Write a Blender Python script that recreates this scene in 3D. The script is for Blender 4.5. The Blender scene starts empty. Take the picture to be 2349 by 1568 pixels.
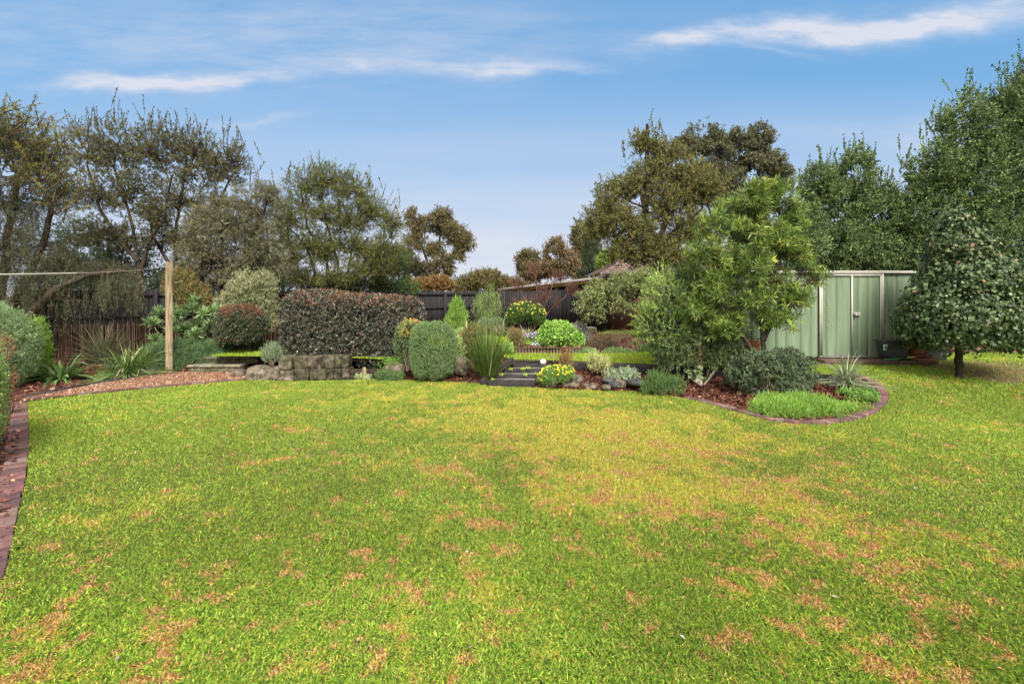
import bpy, math
import numpy as np
from mathutils.geometry import delaunay_2d_cdt
from mathutils import Vector

rng = np.random.default_rng(7)
F = 1044.0; HY = 675.0; CX = 1174.5; HC = 2.0      # focal length, horizon row, centre column (2349 px wide photo), eye height
scene = bpy.context.scene
COL = scene.collection

# ------------------------------------------------------------------ helpers
def sm(t):
    t = np.clip(t, 0, 1); return t*t*(3-2*t)

def base_h(x, y):
    return 0.45*sm((y-6.9)/3.2)*sm((x-3.9)/2.0)

def w(px, py, z):
    Y = F*(HC-z)/(py-HY)
    return ((px-CX)/F*Y, Y, z)

def wp(px, py):
    z = 0.0
    for _ in range(40):
        p = w(px, py, z); z = 0.6*z+0.4*float(base_h(p[0], p[1]))
    return w(px, py, z)

def at(px, py, Y):
    return np.array(((px-CX)/F*Y, Y, HC-(py-HY)/F*Y))

def _hash(ix, iy, iz):
    h = (ix*374761393 + iy*668265263 + iz*2147483647) & 0xffffffff
    h = ((h ^ (h >> 13))*1274126177) & 0xffffffff
    return ((h ^ (h >> 16)) & 0xffff)/65535.0

def vnoise(p):
    p = np.asarray(p, float); i = np.floor(p).astype(np.int64); f = p-i; f = f*f*(3-2*f)
    r = 0
    for dx in (0, 1):
        for dy in (0, 1):
            for dz in (0, 1):
                ww = (f[..., 0] if dx else 1-f[..., 0])*(f[..., 1] if dy else 1-f[..., 1])*(f[..., 2] if dz else 1-f[..., 2])
                r = r+ww*_hash(i[..., 0]+dx, i[..., 1]+dy, i[..., 2]+dz)
    return r

def fbm(p, o=3):
    p = np.asarray(p, float); r = 0; a = .5; s = 0
    for k in range(o):
        r = r+a*vnoise(p*(2**k)+17.3*k); s += a; a *= .5
    return r/s

def nrm(v):
    return v/np.maximum(np.linalg.norm(v, axis=-1, keepdims=True), 1e-9)

class Geo:
    def __init__(s):
        s.V = []; s.T = []; s.Q = []; s.C = []; s.n = 0
    def add(s, V, T=None, Q=None, C=(1, 1, 1)):
        V = np.asarray(V, float).reshape(-1, 3)
        if T is not None and len(T): s.T.append(np.asarray(T, np.int64).reshape(-1, 3)+s.n)
        if Q is not None and len(Q): s.Q.append(np.asarray(Q, np.int64).reshape(-1, 4)+s.n)
        C = np.asarray(C, float)
        if C.ndim == 1: C = np.tile(C, (len(V), 1))
        s.V.append(V); s.C.append(C); s.n += len(V); return s
    def block(s, c, r, nz=.06, p=9, C=(1, 1, 1), m=7, seed=0):
        q = np.linspace(-1, 1, m+1); a, b = np.meshgrid(q, q, indexing='ij'); o1 = np.ones_like(a); i = (np.arange(m)[:, None]*(m+1)+np.arange(m)[None]).ravel()
        for ax in range(3):
            for sg in (-1, 1):
                d = np.stack([o1*sg, a, b], -1).reshape(-1, 3); d = np.roll(d, ax, 1)
                d = d/((np.abs(d)**p).sum(1, keepdims=True)**(1/p)); k = 1+nz*2*(fbm(d*1.7+seed*3.1+40, 4)-.5)[:, None]
                Q = np.stack([i, i+m+1, i+m+2, i+1], 1); s.add(np.array(c)+d*k*np.array(r), Q=Q if sg > 0 else Q[:, ::-1], C=C)
        return s
    def box(s, c, size, rz=0, C=(1, 1, 1), ry=0, rx=0):
        hx, hy, hz = size[0]/2, size[1]/2, size[2]/2
        v = np.array([(x, y, z) for x in (-hx, hx) for y in (-hy, hy) for z in (-hz, hz)])
        if rx: ca, sa = math.cos(rx), math.sin(rx); v = v@np.array([[1, 0, 0], [0, ca, sa], [0, -sa, ca]])
        if ry: ca, sa = math.cos(ry), math.sin(ry); v = v@np.array([[ca, 0, -sa], [0, 1, 0], [sa, 0, ca]])
        ca, sa = math.cos(rz), math.sin(rz); v = v@np.array([[ca, sa, 0], [-sa, ca, 0], [0, 0, 1]])
        s.add(v+np.array(c), Q=[(0, 1, 3, 2), (4, 6, 7, 5), (0, 4, 5, 1), (2, 3, 7, 6), (0, 2, 6, 4), (1, 5, 7, 3)], C=C); return s
    def bar(s, a, b, wd, ht, C=(1, 1, 1)):      # box from a to b (tops of section centred)
        a = np.array(a, float); b = np.array(b, float); d = b-a; L = np.linalg.norm(d); d /= L
        side = np.cross(d, (0, 0, 1)); side /= np.linalg.norm(side); up = np.cross(side, d)
        v = [p+side*sx*wd/2+up*sz*ht/2 for p in (a, b) for sx in (-1, 1) for sz in (-1, 1)]
        s.add(v, Q=[(0, 1, 3, 2), (4, 6, 7, 5), (0, 4, 5, 1), (2, 3, 7, 6), (0, 2, 6, 4), (1, 5, 7, 3)], C=C); return s
    def tube(s, P, R, k=5, C=(1, 1, 1), cap=False):
        P = np.asarray(P, float); n = len(P); R = np.broadcast_to(np.asarray(R, float), (n,))
        t = nrm(np.gradient(P, axis=0)); ref = np.array((.31, .17, .93)) if abs(t[0, 2]) < .8 else np.array((.93, .31, .1))
        a = nrm(np.cross(t, ref)); b = np.cross(t, a)
        ang = np.arange(k)*2*math.pi/k
        V = P[:, None]+R[:, None, None]*(a[:, None]*np.cos(ang)[None, :, None]+b[:, None]*np.sin(ang)[None, :, None])
        i = np.arange(n-1)[:, None]*k; j = np.arange(k)[None]; j2 = (j+1) % k
        Q = np.stack([i+j, i+j2, i+k+j2, i+k+j], -1).reshape(-1, 4)
        s.add(V, Q=Q, C=C)
        if cap: s.add(V[-1], T=[(0, q, q+1) for q in range(1, k-1)], C=C)
        return s
    def quads4(s, V, C):       # n x 4 x 3 : folded leaf (base, right, tip, left)
        n = len(V); i = np.arange(n)[:, None]*4
        s.add(V.reshape(-1, 3), T=np.concatenate([i+np.array([[0, 1, 2]]), i+np.array([[0, 2, 3]])]), C=np.repeat(C, 4, axis=0)); return s
    def blob(s, c, r, p=2.0, nz=.12, fr=1.5, C=(1, 1, 1), seg=18, rz=0, seed=0):
        th = np.linspace(0, math.pi, seg//2+2)[:, None]; ph = (np.arange(seg)*2*math.pi/seg)[None]
        d = np.stack([np.sin(th)*np.cos(ph), np.sin(th)*np.sin(ph), np.cos(th)*np.ones_like(ph)], -1)
        d = d/np.maximum((np.abs(d)**p).sum(-1, keepdims=True)**(1/p), 1e-9)
        k = 1+nz*(fbm(d*fr+seed*3.7+50, 3)-.5)[..., None]*2
        v = d*k*np.array(r)
        ca, sa = math.cos(rz), math.sin(rz); v = v@np.array([[ca, sa, 0], [-sa, ca, 0], [0, 0, 1]])
        m = len(th); i = np.arange(m-1)[:, None]*seg; j = np.arange(seg)[None]; j2 = (j+1) % seg
        s.add((v+np.array(c)).reshape(-1, 3), Q=np.stack([i+j, i+seg+j, i+seg+j2, i+j2], -1).reshape(-1, 4), C=C); return s
    def build(s, name, mat, parent=None, loc=None, smooth=False, bevel=0):
        V = np.concatenate(s.V); C = np.concatenate(s.C)
        if loc is None:
            if parent is not None: o_ = np.array(parent.location)
            else: o_ = np.array([(V[:, 0].min()+V[:, 0].max())/2, (V[:, 1].min()+V[:, 1].max())/2, V[:, 2].min()])
        else: o_ = np.array(loc, float)
        T = np.concatenate(s.T) if s.T else np.zeros((0, 3), np.int64)
        Q = np.concatenate(s.Q) if s.Q else np.zeros((0, 4), np.int64)
        me = bpy.data.meshes.new(name)
        me.vertices.add(len(V)); me.vertices.foreach_set('co', (V-o_).astype(np.float32).ravel())
        L = np.concatenate([T.ravel(), Q.ravel()]).astype(np.int32)
        me.loops.add(len(L)); me.loops.foreach_set('vertex_index', L)
        st = np.concatenate([np.arange(len(T))*3, len(T)*3+np.arange(len(Q))*4]).astype(np.int32)
        me.polygons.add(len(T)+len(Q)); me.polygons.foreach_set('loop_start', st)
        me.update(calc_edges=True)
        ca = me.attributes.new('Col', 'FLOAT_COLOR', 'POINT')
        ca.data.foreach_set('color', np.concatenate([C, np.ones((len(C), 1))], 1).astype(np.float32).ravel())
        if smooth: me.shade_smooth()
        me.materials.append(mat)
        o = bpy.data.objects.new(name, me); COL.objects.link(o)
        if parent is not None: o.parent = parent
        else: o.location = o_
        if bevel:
            b = o.modifiers.new('bevel', 'BEVEL'); b.width = bevel; b.segments = 2; b.limit_method = 'ANGLE'
        return o

def tag(o, label, cat, group=None):
    o['label'] = label; o['category'] = cat
    if group: o['group'] = group
    return o

def thing(name, label, cat, loc, group=None):
    o = bpy.data.objects.new(name, None); COL.objects.link(o); o.location = loc; o.empty_display_size = .2
    return tag(o, label, cat, group)

# ------------------------------------------------------------------ materials
def mat_new(name):
    m = bpy.data.materials.new(name); m.use_nodes = True; nt = m.node_tree
    return m, nt, nt.nodes['Principled BSDF']

def leafmat(name, rough=.5, spec=.4, trans=.25):
    m, nt, b = mat_new(name)
    a = nt.nodes.new('ShaderNodeAttribute'); a.attribute_name = 'Col'
    nt.links.new(a.outputs['Color'], b.inputs['Base Color'])
    b.inputs['Roughness'].default_value = rough; b.inputs['Specular IOR Level'].default_value = spec
    if trans > 0:
        t = nt.nodes.new('ShaderNodeBsdfTranslucent'); nt.links.new(a.outputs['Color'], t.inputs['Color'])
        mx = nt.nodes.new('ShaderNodeMixShader'); mx.inputs[0].default_value = trans
        nt.links.new(b.outputs[0], mx.inputs[1]); nt.links.new(t.outputs[0], mx.inputs[2])
        nt.links.new(mx.outputs[0], nt.nodes['Material Output'].inputs[0])
    return m

def noisemat(name, c1, c2, scale=6, stretch=(1, 1, 1), rough=.85, bump=.3, c3=None, detail=6, attr=False, spec=.3, bscale=None, metal=0, p=(.35, .65)):
    m, nt, b = mat_new(name); N = nt.nodes; L = nt.links
    tc = N.new('ShaderNodeTexCoord'); mp = N.new('ShaderNodeMapping'); mp.inputs['Scale'].default_value = stretch
    L.new(tc.outputs['Object'], mp.inputs['Vector'])
    n = N.new('ShaderNodeTexNoise'); n.inputs['Scale'].default_value = scale; n.inputs['Detail'].default_value = detail; n.inputs['Roughness'].default_value = .65
    L.new(mp.outputs[0], n.inputs['Vector'])
    r = N.new('ShaderNodeValToRGB'); e = r.color_ramp.elements
    e[0].position = p[0]; e[0].color = (*c1, 1); e[1].position = p[1]; e[1].color = (*c2, 1)
    if c3: x = e.new((p[0]+p[1])/2); x.color = (*c3, 1)
    L.new(n.outputs[0], r.inputs[0]); out = r.outputs[0]
    if attr:
        a = N.new('ShaderNodeAttribute'); a.attribute_name = 'Col'
        mx = N.new('ShaderNodeMix'); mx.data_type = 'RGBA'; mx.blend_type = 'MULTIPLY'; mx.inputs[0].default_value = 1
        L.new(out, mx.inputs[6]); L.new(a.outputs['Color'], mx.inputs[7]); out = mx.outputs[2]
    L.new(out, b.inputs['Base Color'])
    b.inputs['Roughness'].default_value = rough; b.inputs['Specular IOR Level'].default_value = spec; b.inputs['Metallic'].default_value = metal
    if bump:
        n2 = N.new('ShaderNodeTexNoise'); n2.inputs['Scale'].default_value = bscale or scale*3; n2.inputs['Detail'].default_value = 5
        L.new(mp.outputs[0], n2.inputs['Vector'])
        bp = N.new('ShaderNodeBump'); bp.inputs['Strength'].default_value = bump; bp.inputs['Distance'].default_value = .02
        L.new(n2.outputs[0], bp.inputs['Height']); L.new(bp.outputs[0], b.inputs['Normal'])
    return m

M = {}
M['leaf'] = leafmat('leaf_matte', .6, .3, .25)
M['gloss'] = leafmat('leaf_glossy', .42, .38, .18)
M['grass'] = leafmat('grass_blade', .6, .25, .3)
M['petal'] = leafmat('petal', .6, .2, .3)
M['chips'] = leafmat('wood_chip', .75, .25, 0)
M['bark'] = noisemat('bark', (.020, .015, .011), (.07, .054, .038), 9, (1, 1, .25), .9, .6)
M['bark_red'] = noisemat('bark_red', (.09, .04, .03), (.2, .1, .075), 9, (1, 1, .3), .85, .4)
M['twig'] = noisemat('twig', (.06, .045, .03), (.16, .12, .08), 12, (1, 1, 1), .9, 0)
M['soil'] = noisemat('mulch_soil', (.03, .013, .009), (.14, .055, .035), 14, (1, 1, 1), .95, .8, (.07, .028, .018), bscale=60)
M['ground'] = noisemat('dry_ground', (.06, .05, .025), (.12, .10, .05), 1.2, (1, 1, 1), .95, .3)
M['gravel'] = noisemat('pebble_gravel', (.12, .055, .035), (.30, .17, .115), 30, (1, 1, 1), .9, .8, (.27, .14, .09), bscale=90)
M['thatch'] = noisemat('turf', (.55, .55, .55), (1, 1, 1), 20, (1, 1, 1), .95, .6, attr=True, bscale=80)
M['brick_edge'] = noisemat('paver_brick', (.55, .5, .5), (1.1, 1, 1), 9, (1, 1, 1), .85, .5, attr=True, bscale=50)
M['rock'] = noisemat('rock', (.025, .02, .018), (.24, .19, .15), 9, (1, 1, 1), .9, .9, (.12, .10, .075), bscale=22)
M['bluestone'] = noisemat('dark_basalt', (.02, .02, .022), (.10, .095, .10), 5, (1, 1, 1), .7, .6, bscale=18)
M['mossy'] = noisemat('mossy_block', (.022, .019, .015), (.20, .165, .125), 7, (1, 1, 1.0), .9, 1.0, (.075, .07, .045), bscale=30, attr=True)
M['sleeper'] = noisemat('old_sleeper', (.012, .011, .011), (.07, .062, .062), 6, (1, 8, 8), .85, .6, (.045, .04, .04))
M['concrete'] = noisemat('step_block', (.05, .045, .035), (.20, .18, .12), 7, (1, 1, 1), .9, .7, (.10, .10, .055), bscale=40)
M['cap'] = noisemat('step_cap', (.12, .11, .08), (.34, .31, .23), 9, (1, 1, 1), .9, .5)
M['fence'] = noisemat('stained_paling', (.008, .008, .010), (.030, .029, .032), 5, (6, 6, .5), .8, .3, attr=True)
M['post'] = noisemat('weathered_pine', (.10, .07, .04), (.36, .29, .19), 5, (7, 7, .4), .85, .5, (.25, .20, .125), bscale=14)
M['log'] = noisemat('round_log', (.04, .03, .02), (.20, .14, .10), 8, (1, 1, .3), .9, .5)
M['tread'] = noisemat('gravel_tread', (.10, .095, .095), (.32, .29, .29), 30, (1, 1, 1), .95, .8, bscale=90)
M['dark'] = noisemat('shade_and_dark_metal', (.02, .015, .012), (.05, .04, .03), 3, (1, 1, 1), .9, .1)  # dark brown for the carport's painted shade, also for wire and latch bolt
M['reed'] = leafmat('dry_reed', .8, .2, 0)
M['green'] = noisemat('green_steel', (.150, .205, .135), (.215, .28, .185), 3, (3, 3, .25), .45, .03, spec=.4)
M['cream'] = noisemat('cream_trim', (.35, .34, .295), (.45, .43, .385), 4, (1, 1, 1), .5, .03)
M['shedroof'] = noisemat('shed_roof', (.13, .2, .12), (.17, .25, .15), 2, (1, 1, 1), .5, .03)
M['plat'] = noisemat('platform_timber', (.045, .028, .02), (.17, .11, .08), 5, (.8, 8, 8), .85, .5)
M['potgrey'] = noisemat('charcoal_plastic', (.035, .037, .042), (.055, .057, .062), 3, (1, 1, 1), .4, .05)
M['trough'] = noisemat('grey_plastic', (.17, .18, .19), (.23, .24, .25), 3, (1, 1, 1), .5, .05)
M['terra'] = noisemat('terracotta', (.26, .08, .038), (.42, .15, .07), 6, (1, 1, 1), .85, .2)
M['yellowwood'] = noisemat('treated_beam', (.45, .28, .08), (.62, .42, .15), 4, (1, 6, 6), .7, .1)
M['iron'] = noisemat('corrugated_iron', (.30, .27, .26), (.46, .42, .40), 3, (1, 1, 1), .5, .1)
M['gutter'] = noisemat('gutter_steel', (.22, .19, .18), (.33, .29, .28), 3, (1, 1, 1), .5, .05)
M['steel'] = noisemat('steel', (.45, .45, .47), (.65, .65, .67), 8, (1, 1, 1), .35, 0, metal=.8)
M['cord'] = noisemat('white_cord', (.72, .68, .6), (.86, .82, .75), 8, (1, 1, 1), .6, 0)
M['wire'] = noisemat('old_cord', (.45, .42, .38), (.6, .56, .5), 8, (1, 1, 1), .6, 0)
M['hose'] = noisemat('green_hose', (.03, .14, .07), (.05, .2, .1), 8, (1, 1, 1), .4, 0)
M['sticker'] = noisemat('white_sticker', (.7, .72, .74), (.8, .82, .84), 4, (1, 1, 1), .5, 0)
M['stickg'] = noisemat('green_print', (.06, .3, .06), (.1, .4, .1), 4, (1, 1, 1), .5, 0)
M['stickb'] = noisemat('blue_print', (.03, .04, .2), (.05, .06, .3), 4, (1, 1, 1), .5, 0)

def brickmat():
    m, nt, b = mat_new('red_brick'); N = nt.nodes; L = nt.links
    tc = N.new('ShaderNodeTexCoord'); sp = N.new('ShaderNodeSeparateXYZ'); L.new(tc.outputs['Object'], sp.inputs[0])
    cb = N.new('ShaderNodeCombineXYZ'); ad = N.new('ShaderNodeMath'); L.new(sp.outputs[0], ad.inputs[0]); L.new(sp.outputs[1], ad.inputs[1])
    L.new(ad.outputs[0], cb.inputs[0]); L.new(sp.outputs[2], cb.inputs[1])
    br = N.new('ShaderNodeTexBrick'); L.new(cb.outputs[0], br.inputs['Vector'])
    br.inputs['Scale'].default_value = 1; br.inputs['Brick Width'].default_value = .24; br.inputs['Row Height'].default_value = .086
    br.inputs['Mortar Size'].default_value = .007; br.inputs['Color1'].default_value = (.24, .085, .05, 1); br.inputs['Color2'].default_value = (.13, .045, .03, 1)
    br.inputs['Mortar'].default_value = (.42, .33, .24, 1)
    n = N.new('ShaderNodeTexNoise'); n.inputs['Scale'].default_value = 14; L.new(tc.outputs['Object'], n.inputs['Vector'])
    mx = N.new('ShaderNodeMix'); mx.data_type = 'RGBA'; mx.blend_type = 'OVERLAY'; mx.inputs[0].default_value = .6
    L.new(br.outputs['Color'], mx.inputs[6]); L.new(n.outputs[0], mx.inputs[7]); L.new(mx.outputs[2], b.inputs['Base Color'])
    b.inputs['Roughness'].default_value = .9
    bp = N.new('ShaderNodeBump'); bp.inputs['Strength'].default_value = .6; bp.inputs['Distance'].default_value = -.01
    L.new(br.outputs['Fac'], bp.inputs['Height']); L.new(bp.outputs[0], b.inputs['Normal'])
    return m
M['brick'] = brickmat()

# ------------------------------------------------------------------ ground sheets
def inpoly(P, poly):
    x, y = P[:, 0], P[:, 1]; ins = np.zeros(len(P), bool); n = len(poly)
    for i in range(n):
        x1, y1 = poly[i][:2]; x2, y2 = poly[i-1][:2]
        c = ((y1 > y) != (y2 > y)) & (x < (x2-x1)*(y-y1)/((y2-y1) if y2 != y1 else 1e-9)+x1)
        ins ^= c
    return ins

def dens(poly, step):
    out = []
    for i in range(len(poly)):
        a = np.array(poly[i], float); b = np.array(poly[(i+1) % len(poly)], float)
        k = max(1, int(np.linalg.norm((b-a)[:2])/step))
        for j in range(k): out.append(a+(b-a)*j/k)
    return np.array(out)

def smoothline(pts, it=2):
    pts = [np.array(p, float) for p in pts]
    for _ in range(it):
        q = [pts[0]]
        for a, b in zip(pts[:-1], pts[1:]): q += [a*.75+b*.25, a*.25+b*.75]
        q.append(pts[-1]); pts = q
    return pts

def sheet(name, poly, mat, step=.25, hf=None, nz=.015, nf=1.2, colf=None, dz=0):
    B = dens(poly, step)
    x0, y0 = B[:, 0].min(), B[:, 1].min(); x1, y1 = B[:, 0].max(), B[:, 1].max()
    gx, gy = np.meshgrid(np.arange(x0+step/2, x1, step), np.arange(y0+step/2, y1, step))
    G = np.stack([gx.ravel(), gy.ravel()], 1); G = G[inpoly(G, B)]
    keep = np.array([((B[:, :2]-g)**2).sum(1).min() > (step*.4)**2 for g in G]) if len(G) else np.zeros(0, bool)
    G = G[keep]
    P = np.concatenate([B[:, :2], G])
    r = delaunay_2d_cdt([Vector(p) for p in P], [], [list(range(len(B)))], 1, 1e-6)
    V2 = np.array([(v.x, v.y) for v in r[0]]); T = np.array([f for f in r[2] if len(f) == 3])
    if hf is not None: Z = hf(V2[:, 0], V2[:, 1])
    else:
        Z = np.zeros(len(V2))
        for i, p in enumerate(V2):
            d = ((B[:, :2]-p)**2).sum(1)+1e-6; ww = d**-1.5; Z[i] = (ww*B[:, 2]).sum()/ww.sum()
    Z = Z+nz*(fbm(np.stack([V2[:, 0]*nf, V2[:, 1]*nf, V2[:, 0]*0], 1))-.5)*2+dz
    V = np.column_stack([V2, Z])
    e1 = V[T[:, 1]]-V[T[:, 0]]; e2 = V[T[:, 2]]-V[T[:, 0]]; flip = np.cross(e1, e2)[:, 2] < 0
    T[flip] = T[flip][:, ::-1]
    C = colf(V) if colf else (1, 1, 1)
    o = Geo().add(V, T=T, C=C).build(name, mat, smooth=True); o['kind'] = 'structure'
    return o, V, T

def scatter(V, T, n):
    a = V[T[:, 0]]; b = V[T[:, 1]]; c = V[T[:, 2]]
    ar = np.linalg.norm(np.cross(b-a, c-a), axis=1)/2
    n = int(n*ar.sum()) if n > 0 else int(-n)
    i = rng.choice(len(T), n, p=ar/ar.sum()); u = rng.random(n); v = rng.random(n); m = u+v > 1; u[m] = 1-u[m]; v[m] = 1-v[m]
    return a[i]+(b[i]-a[i])*u[:, None]+(c[i]-a[i])*v[:, None]

def palette(n, pal, jit=.18):
    """pal: list of (r,g,b,weight)"""
    pal = np.array(pal, float); k = rng.choice(len(pal), n, p=pal[:, 3]/pal[:, 3].sum())
    return pal[k, :3]*np.exp(rng.normal(0, jit, n))[:, None]*(1+rng.normal(0, .05, (n, 3)))

def leafquads(pos, d, L, W, fold=.15, nb=None):
    n = len(pos); d = nrm(d)
    r = rng.normal(size=(n, 3)) if nb is None else nb
    side = nrm(np.cross(d, r)); up = np.cross(side, d); up *= np.where(up[:, 2:3] < 0, -1, 1)
    L = np.broadcast_to(L, (n,))[:, None]; W = np.broadcast_to(W, (n,))[:, None]
    mid = pos+d*L*.5+up*fold*W
    return np.stack([pos, mid+side*W*.5, pos+d*L, mid-side*W*.5], 1)

# turf colours: greens with straw-yellow and dead brown patches lying in the lawn
TURF = [(1330, 1120, .60, 1.5), (1180, 1090, .5, 1.2), (1480, 1110, .5, 1.3), (1600, 1110, .45, 1.2), (1300, 1170, .35, .9), (1500, 1180, .5, 1.0), (1780, 1240, .4, .7),
        (1690, 1200, .4, .6), (240, 1500, .5, .8), (430, 1480, .4, .9), (120, 1560, .4, .8), (950, 1360, .3, .7), (870, 1340, .22, .5), (1740, 1370, .25, .8), (2110, 1530, .25, .8),
        (2080, 1300, .3, .6), (1980, 1280, .3, .4), (1990, 1050, .3, .6), (1330, 1070, .4, .9), (800, 1500, .3, .5), (1090, 1440, .25, .5), (300, 1265, .2, .4), (170, 1225, .2, .4), (1900, 1230, .35, .5), (2040, 1460, .3, .4), (1550, 1320, .3, .5),
        (930, 1120, .3, .35), (700, 1310, .3, .35), (850, 970, .6, .35), (1350, 1000, .8, .3), (1150, 960, .6, .3), (1250, 1300, .3, .4)]
BLOBS = [(*w(a, b, 0)[:2], c*1.3, d) for a, b, c, d in TURF]
SOILP = [(9.6, 9.9, 1.0, 1.3), (11.0, 10.0, 1.3, 1.6), (9.55, 9.0, .55, 1.0), (12.3, 9.2, 1.2, 1.3), (10.5, 8.9, .7, .9)]
BLOBS += [(*w(a, b, 0)[:2], c, d) for a, b, c, d in [(1450, 1060, 1.6, .8), (1150, 1050, 1.0, .7), (1650, 1080, 1.4, .9), (1850, 1150, 1.0, .7), (1400, 1230, .9, .7), (1700, 1300, .9, .6), (1150, 1180, .7, .6), (2000, 1350, .7, .6), (1850, 1450, .6, .6), (500, 1330, .7, .5), (1150, 1500, .5, .5), (700, 1450, .5, .5), (2200, 1400, .6, .6)]]
YEL = [(*w(1250, 930, 0)[:2], 2.2, .8), (*w(900, 925, 0)[:2], 2.0, .5), (*w(1650, 1020, 0)[:2], 1.7, .5), (*w(1350, 1050, 0)[:2], 1.5, .7), (*w(1750, 1150, 0)[:2], 1.2, .5), (*w(1400, 980, 0)[:2], 1.6, .6)]
def turf_fields(P):
    x, y = P[:, 0], P[:, 1]
    n1 = fbm(np.stack([x*1.1, y*1.1, x*0+3], 1), 3); n2 = fbm(np.stack([x*4.5, y*4.5, x*0+9], 1), 4); n3 = fbm(np.stack([x*.5, y*.5, x*0+5], 1), 2); n4 = fbm(np.stack([x*14, y*14, x*0+1], 1), 2)
    br = np.zeros(len(P)); ye = np.zeros(len(P)); so = np.zeros(len(P))
    for bx, by, r, a in BLOBS:
        br += a*np.exp(-((x-bx)**2+((y-by)*1.1)**2)/(r*r))
    for bx, by, r, a in YEL: ye += a*np.exp(-((x-bx)**2+(y-by)**2)/(r*r))
    for bx, by, r, a in SOILP: so += a*np.exp(-((x-bx)**2+((y-by)*1.8)**2)/(r*r))
    n5 = fbm(np.stack([x*8, y*8, x*0+21], 1), 3); n6 = fbm(np.stack([x*22, y*22, x*0+31], 1), 2); brown = sm((np.minimum(br, 1.3)*.15+n2*.45+n5*1.15+n4*.75+n6*.45-1.63)/.22)*.95
    yellow = sm((ye*.36+n2*.9+n3*.2+n1*.4+n4*.45+n5*.3-1.20)/.40)
    dirt = sm((so+n2*.8-.95)/.35)
    return brown, yellow, dirt, n1, n2

# ------------------------------------------------------------------ plants
GAIN = [1.4]
def sprays(g, S, D, L, K, ll, lw, pal, droop=0., spread=.6, t0=.15, fold=.2, jit=.18, clump=.6, up=0., tip=0, wj=.25):
    n = len(S); D = nrm(D); L = np.broadcast_to(L, (n,))*rng.uniform(.7, 1.25, n)
    t = rng.uniform(t0, 1, (n, K))
    if tip: t = 1-(1-t)**(1+tip)
    P = S[:, None]+D[:, None]*(t*L[:, None])[..., None]
    P[..., 2] -= droop*L[:, None]*t*t
    T = D[:, None]+np.zeros((n, K, 3)); T = T.copy(); T[..., 2] -= 2*droop*t
    T = nrm(T)
    R = nrm(rng.normal(size=(n, K, 3))); R[..., 2] += up
    d = nrm(T*(1-spread)+R*spread)
    P = P.reshape(-1, 3); d = d.reshape(-1, 3)
    gn = GAIN[0]; cs = palette(n, pal, jit)*gn; c = np.repeat(cs, K, 0)*clump+palette(n*K, pal, jit)*gn*(1-clump)
    sc = np.exp(rng.normal(0, wj, n*K))
    nb = rng.normal(size=(n*K, 3)); nb[:, 2] *= .5
    g.quads4(leafquads(P, d, ll*sc, lw*sc, fold, nb), c)
    return g

def blobpts(blobs, n, shell=.35, lump=.18, lf=2.2, low=-.75, gap=0., gf=2.4):
    Ps = []; Ns = []; n = int(n*(1+gap))
    a = np.array([b[3]*b[5]+.3*b[3]*b[4] for b in blobs]); a = a/a.sum()
    for b, f in zip(blobs, a):
        m = max(3, int(n*f)); d = nrm(rng.normal(size=(m*2, 3))); d = d[d[:, 2] > low][:m]
        p = b[6] if len(b) > 6 else 2.0
        dd = d/np.maximum((np.abs(d)**p).sum(-1, keepdims=True)**(1/p), 1e-9)
        r = 1-shell*rng.random(len(d))**1.6
        r = r*(1+lump*2*(fbm(d*lf+b[0]*1.7+b[2], 2)-.5))
        R = np.array(b[3:6]); Ps.append(np.array(b[:3])+dd*R*r[:, None])
        Ns.append(nrm(np.sign(dd)*np.abs(dd)**(p-1)/R) if p > 2 else nrm(dd/R*R.mean()))
    Ps = np.concatenate(Ps); Ns = np.concatenate(Ns)
    if gap:
        q = fbm(Ps*gf, 3); k = q > np.quantile(q, gap/(1+gap)); Ps = Ps[k]; Ns = Ns[k]
    return Ps, Ns

def foliage(g, blobs, n, L, K, ll, lw, pal, out=1., upb=.3, rnd=.5, shell=.35, lump=.18, lf=2.2, low=-.75, gap=0., gf=2.4, **kw):
    P, N = blobpts(blobs, n, shell, lump, lf, low, gap, gf)
    D = N*out+np.array((0, 0, upb))+rng.normal(size=P.shape)*rnd
    D = nrm(D)
    sprays(g, P-D*L*.5, D, L, K, ll, lw, pal, **kw); return P

def Bl(px, py, rx, rz, Y, dy=0, ry=None, p=2.0):
    c = at(px, py, Y+dy); s = (Y+dy)/F
    return (c[0], c[1], c[2], rx*s, (ry if ry is not None else rx)*s, rz*s, p)

def curve(a, b, n=6, sag=0., wob=.05):
    a = np.array(a, float); b = np.array(b, float); t = np.linspace(0, 1, n)[:, None]
    L = np.linalg.norm(b-a); c = (a+b)/2+np.array((0, 0, -sag*L))+rng.normal(size=3)*wob*L
    return a*(1-t)**2+2*c*t*(1-t)+b*t*t

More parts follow.
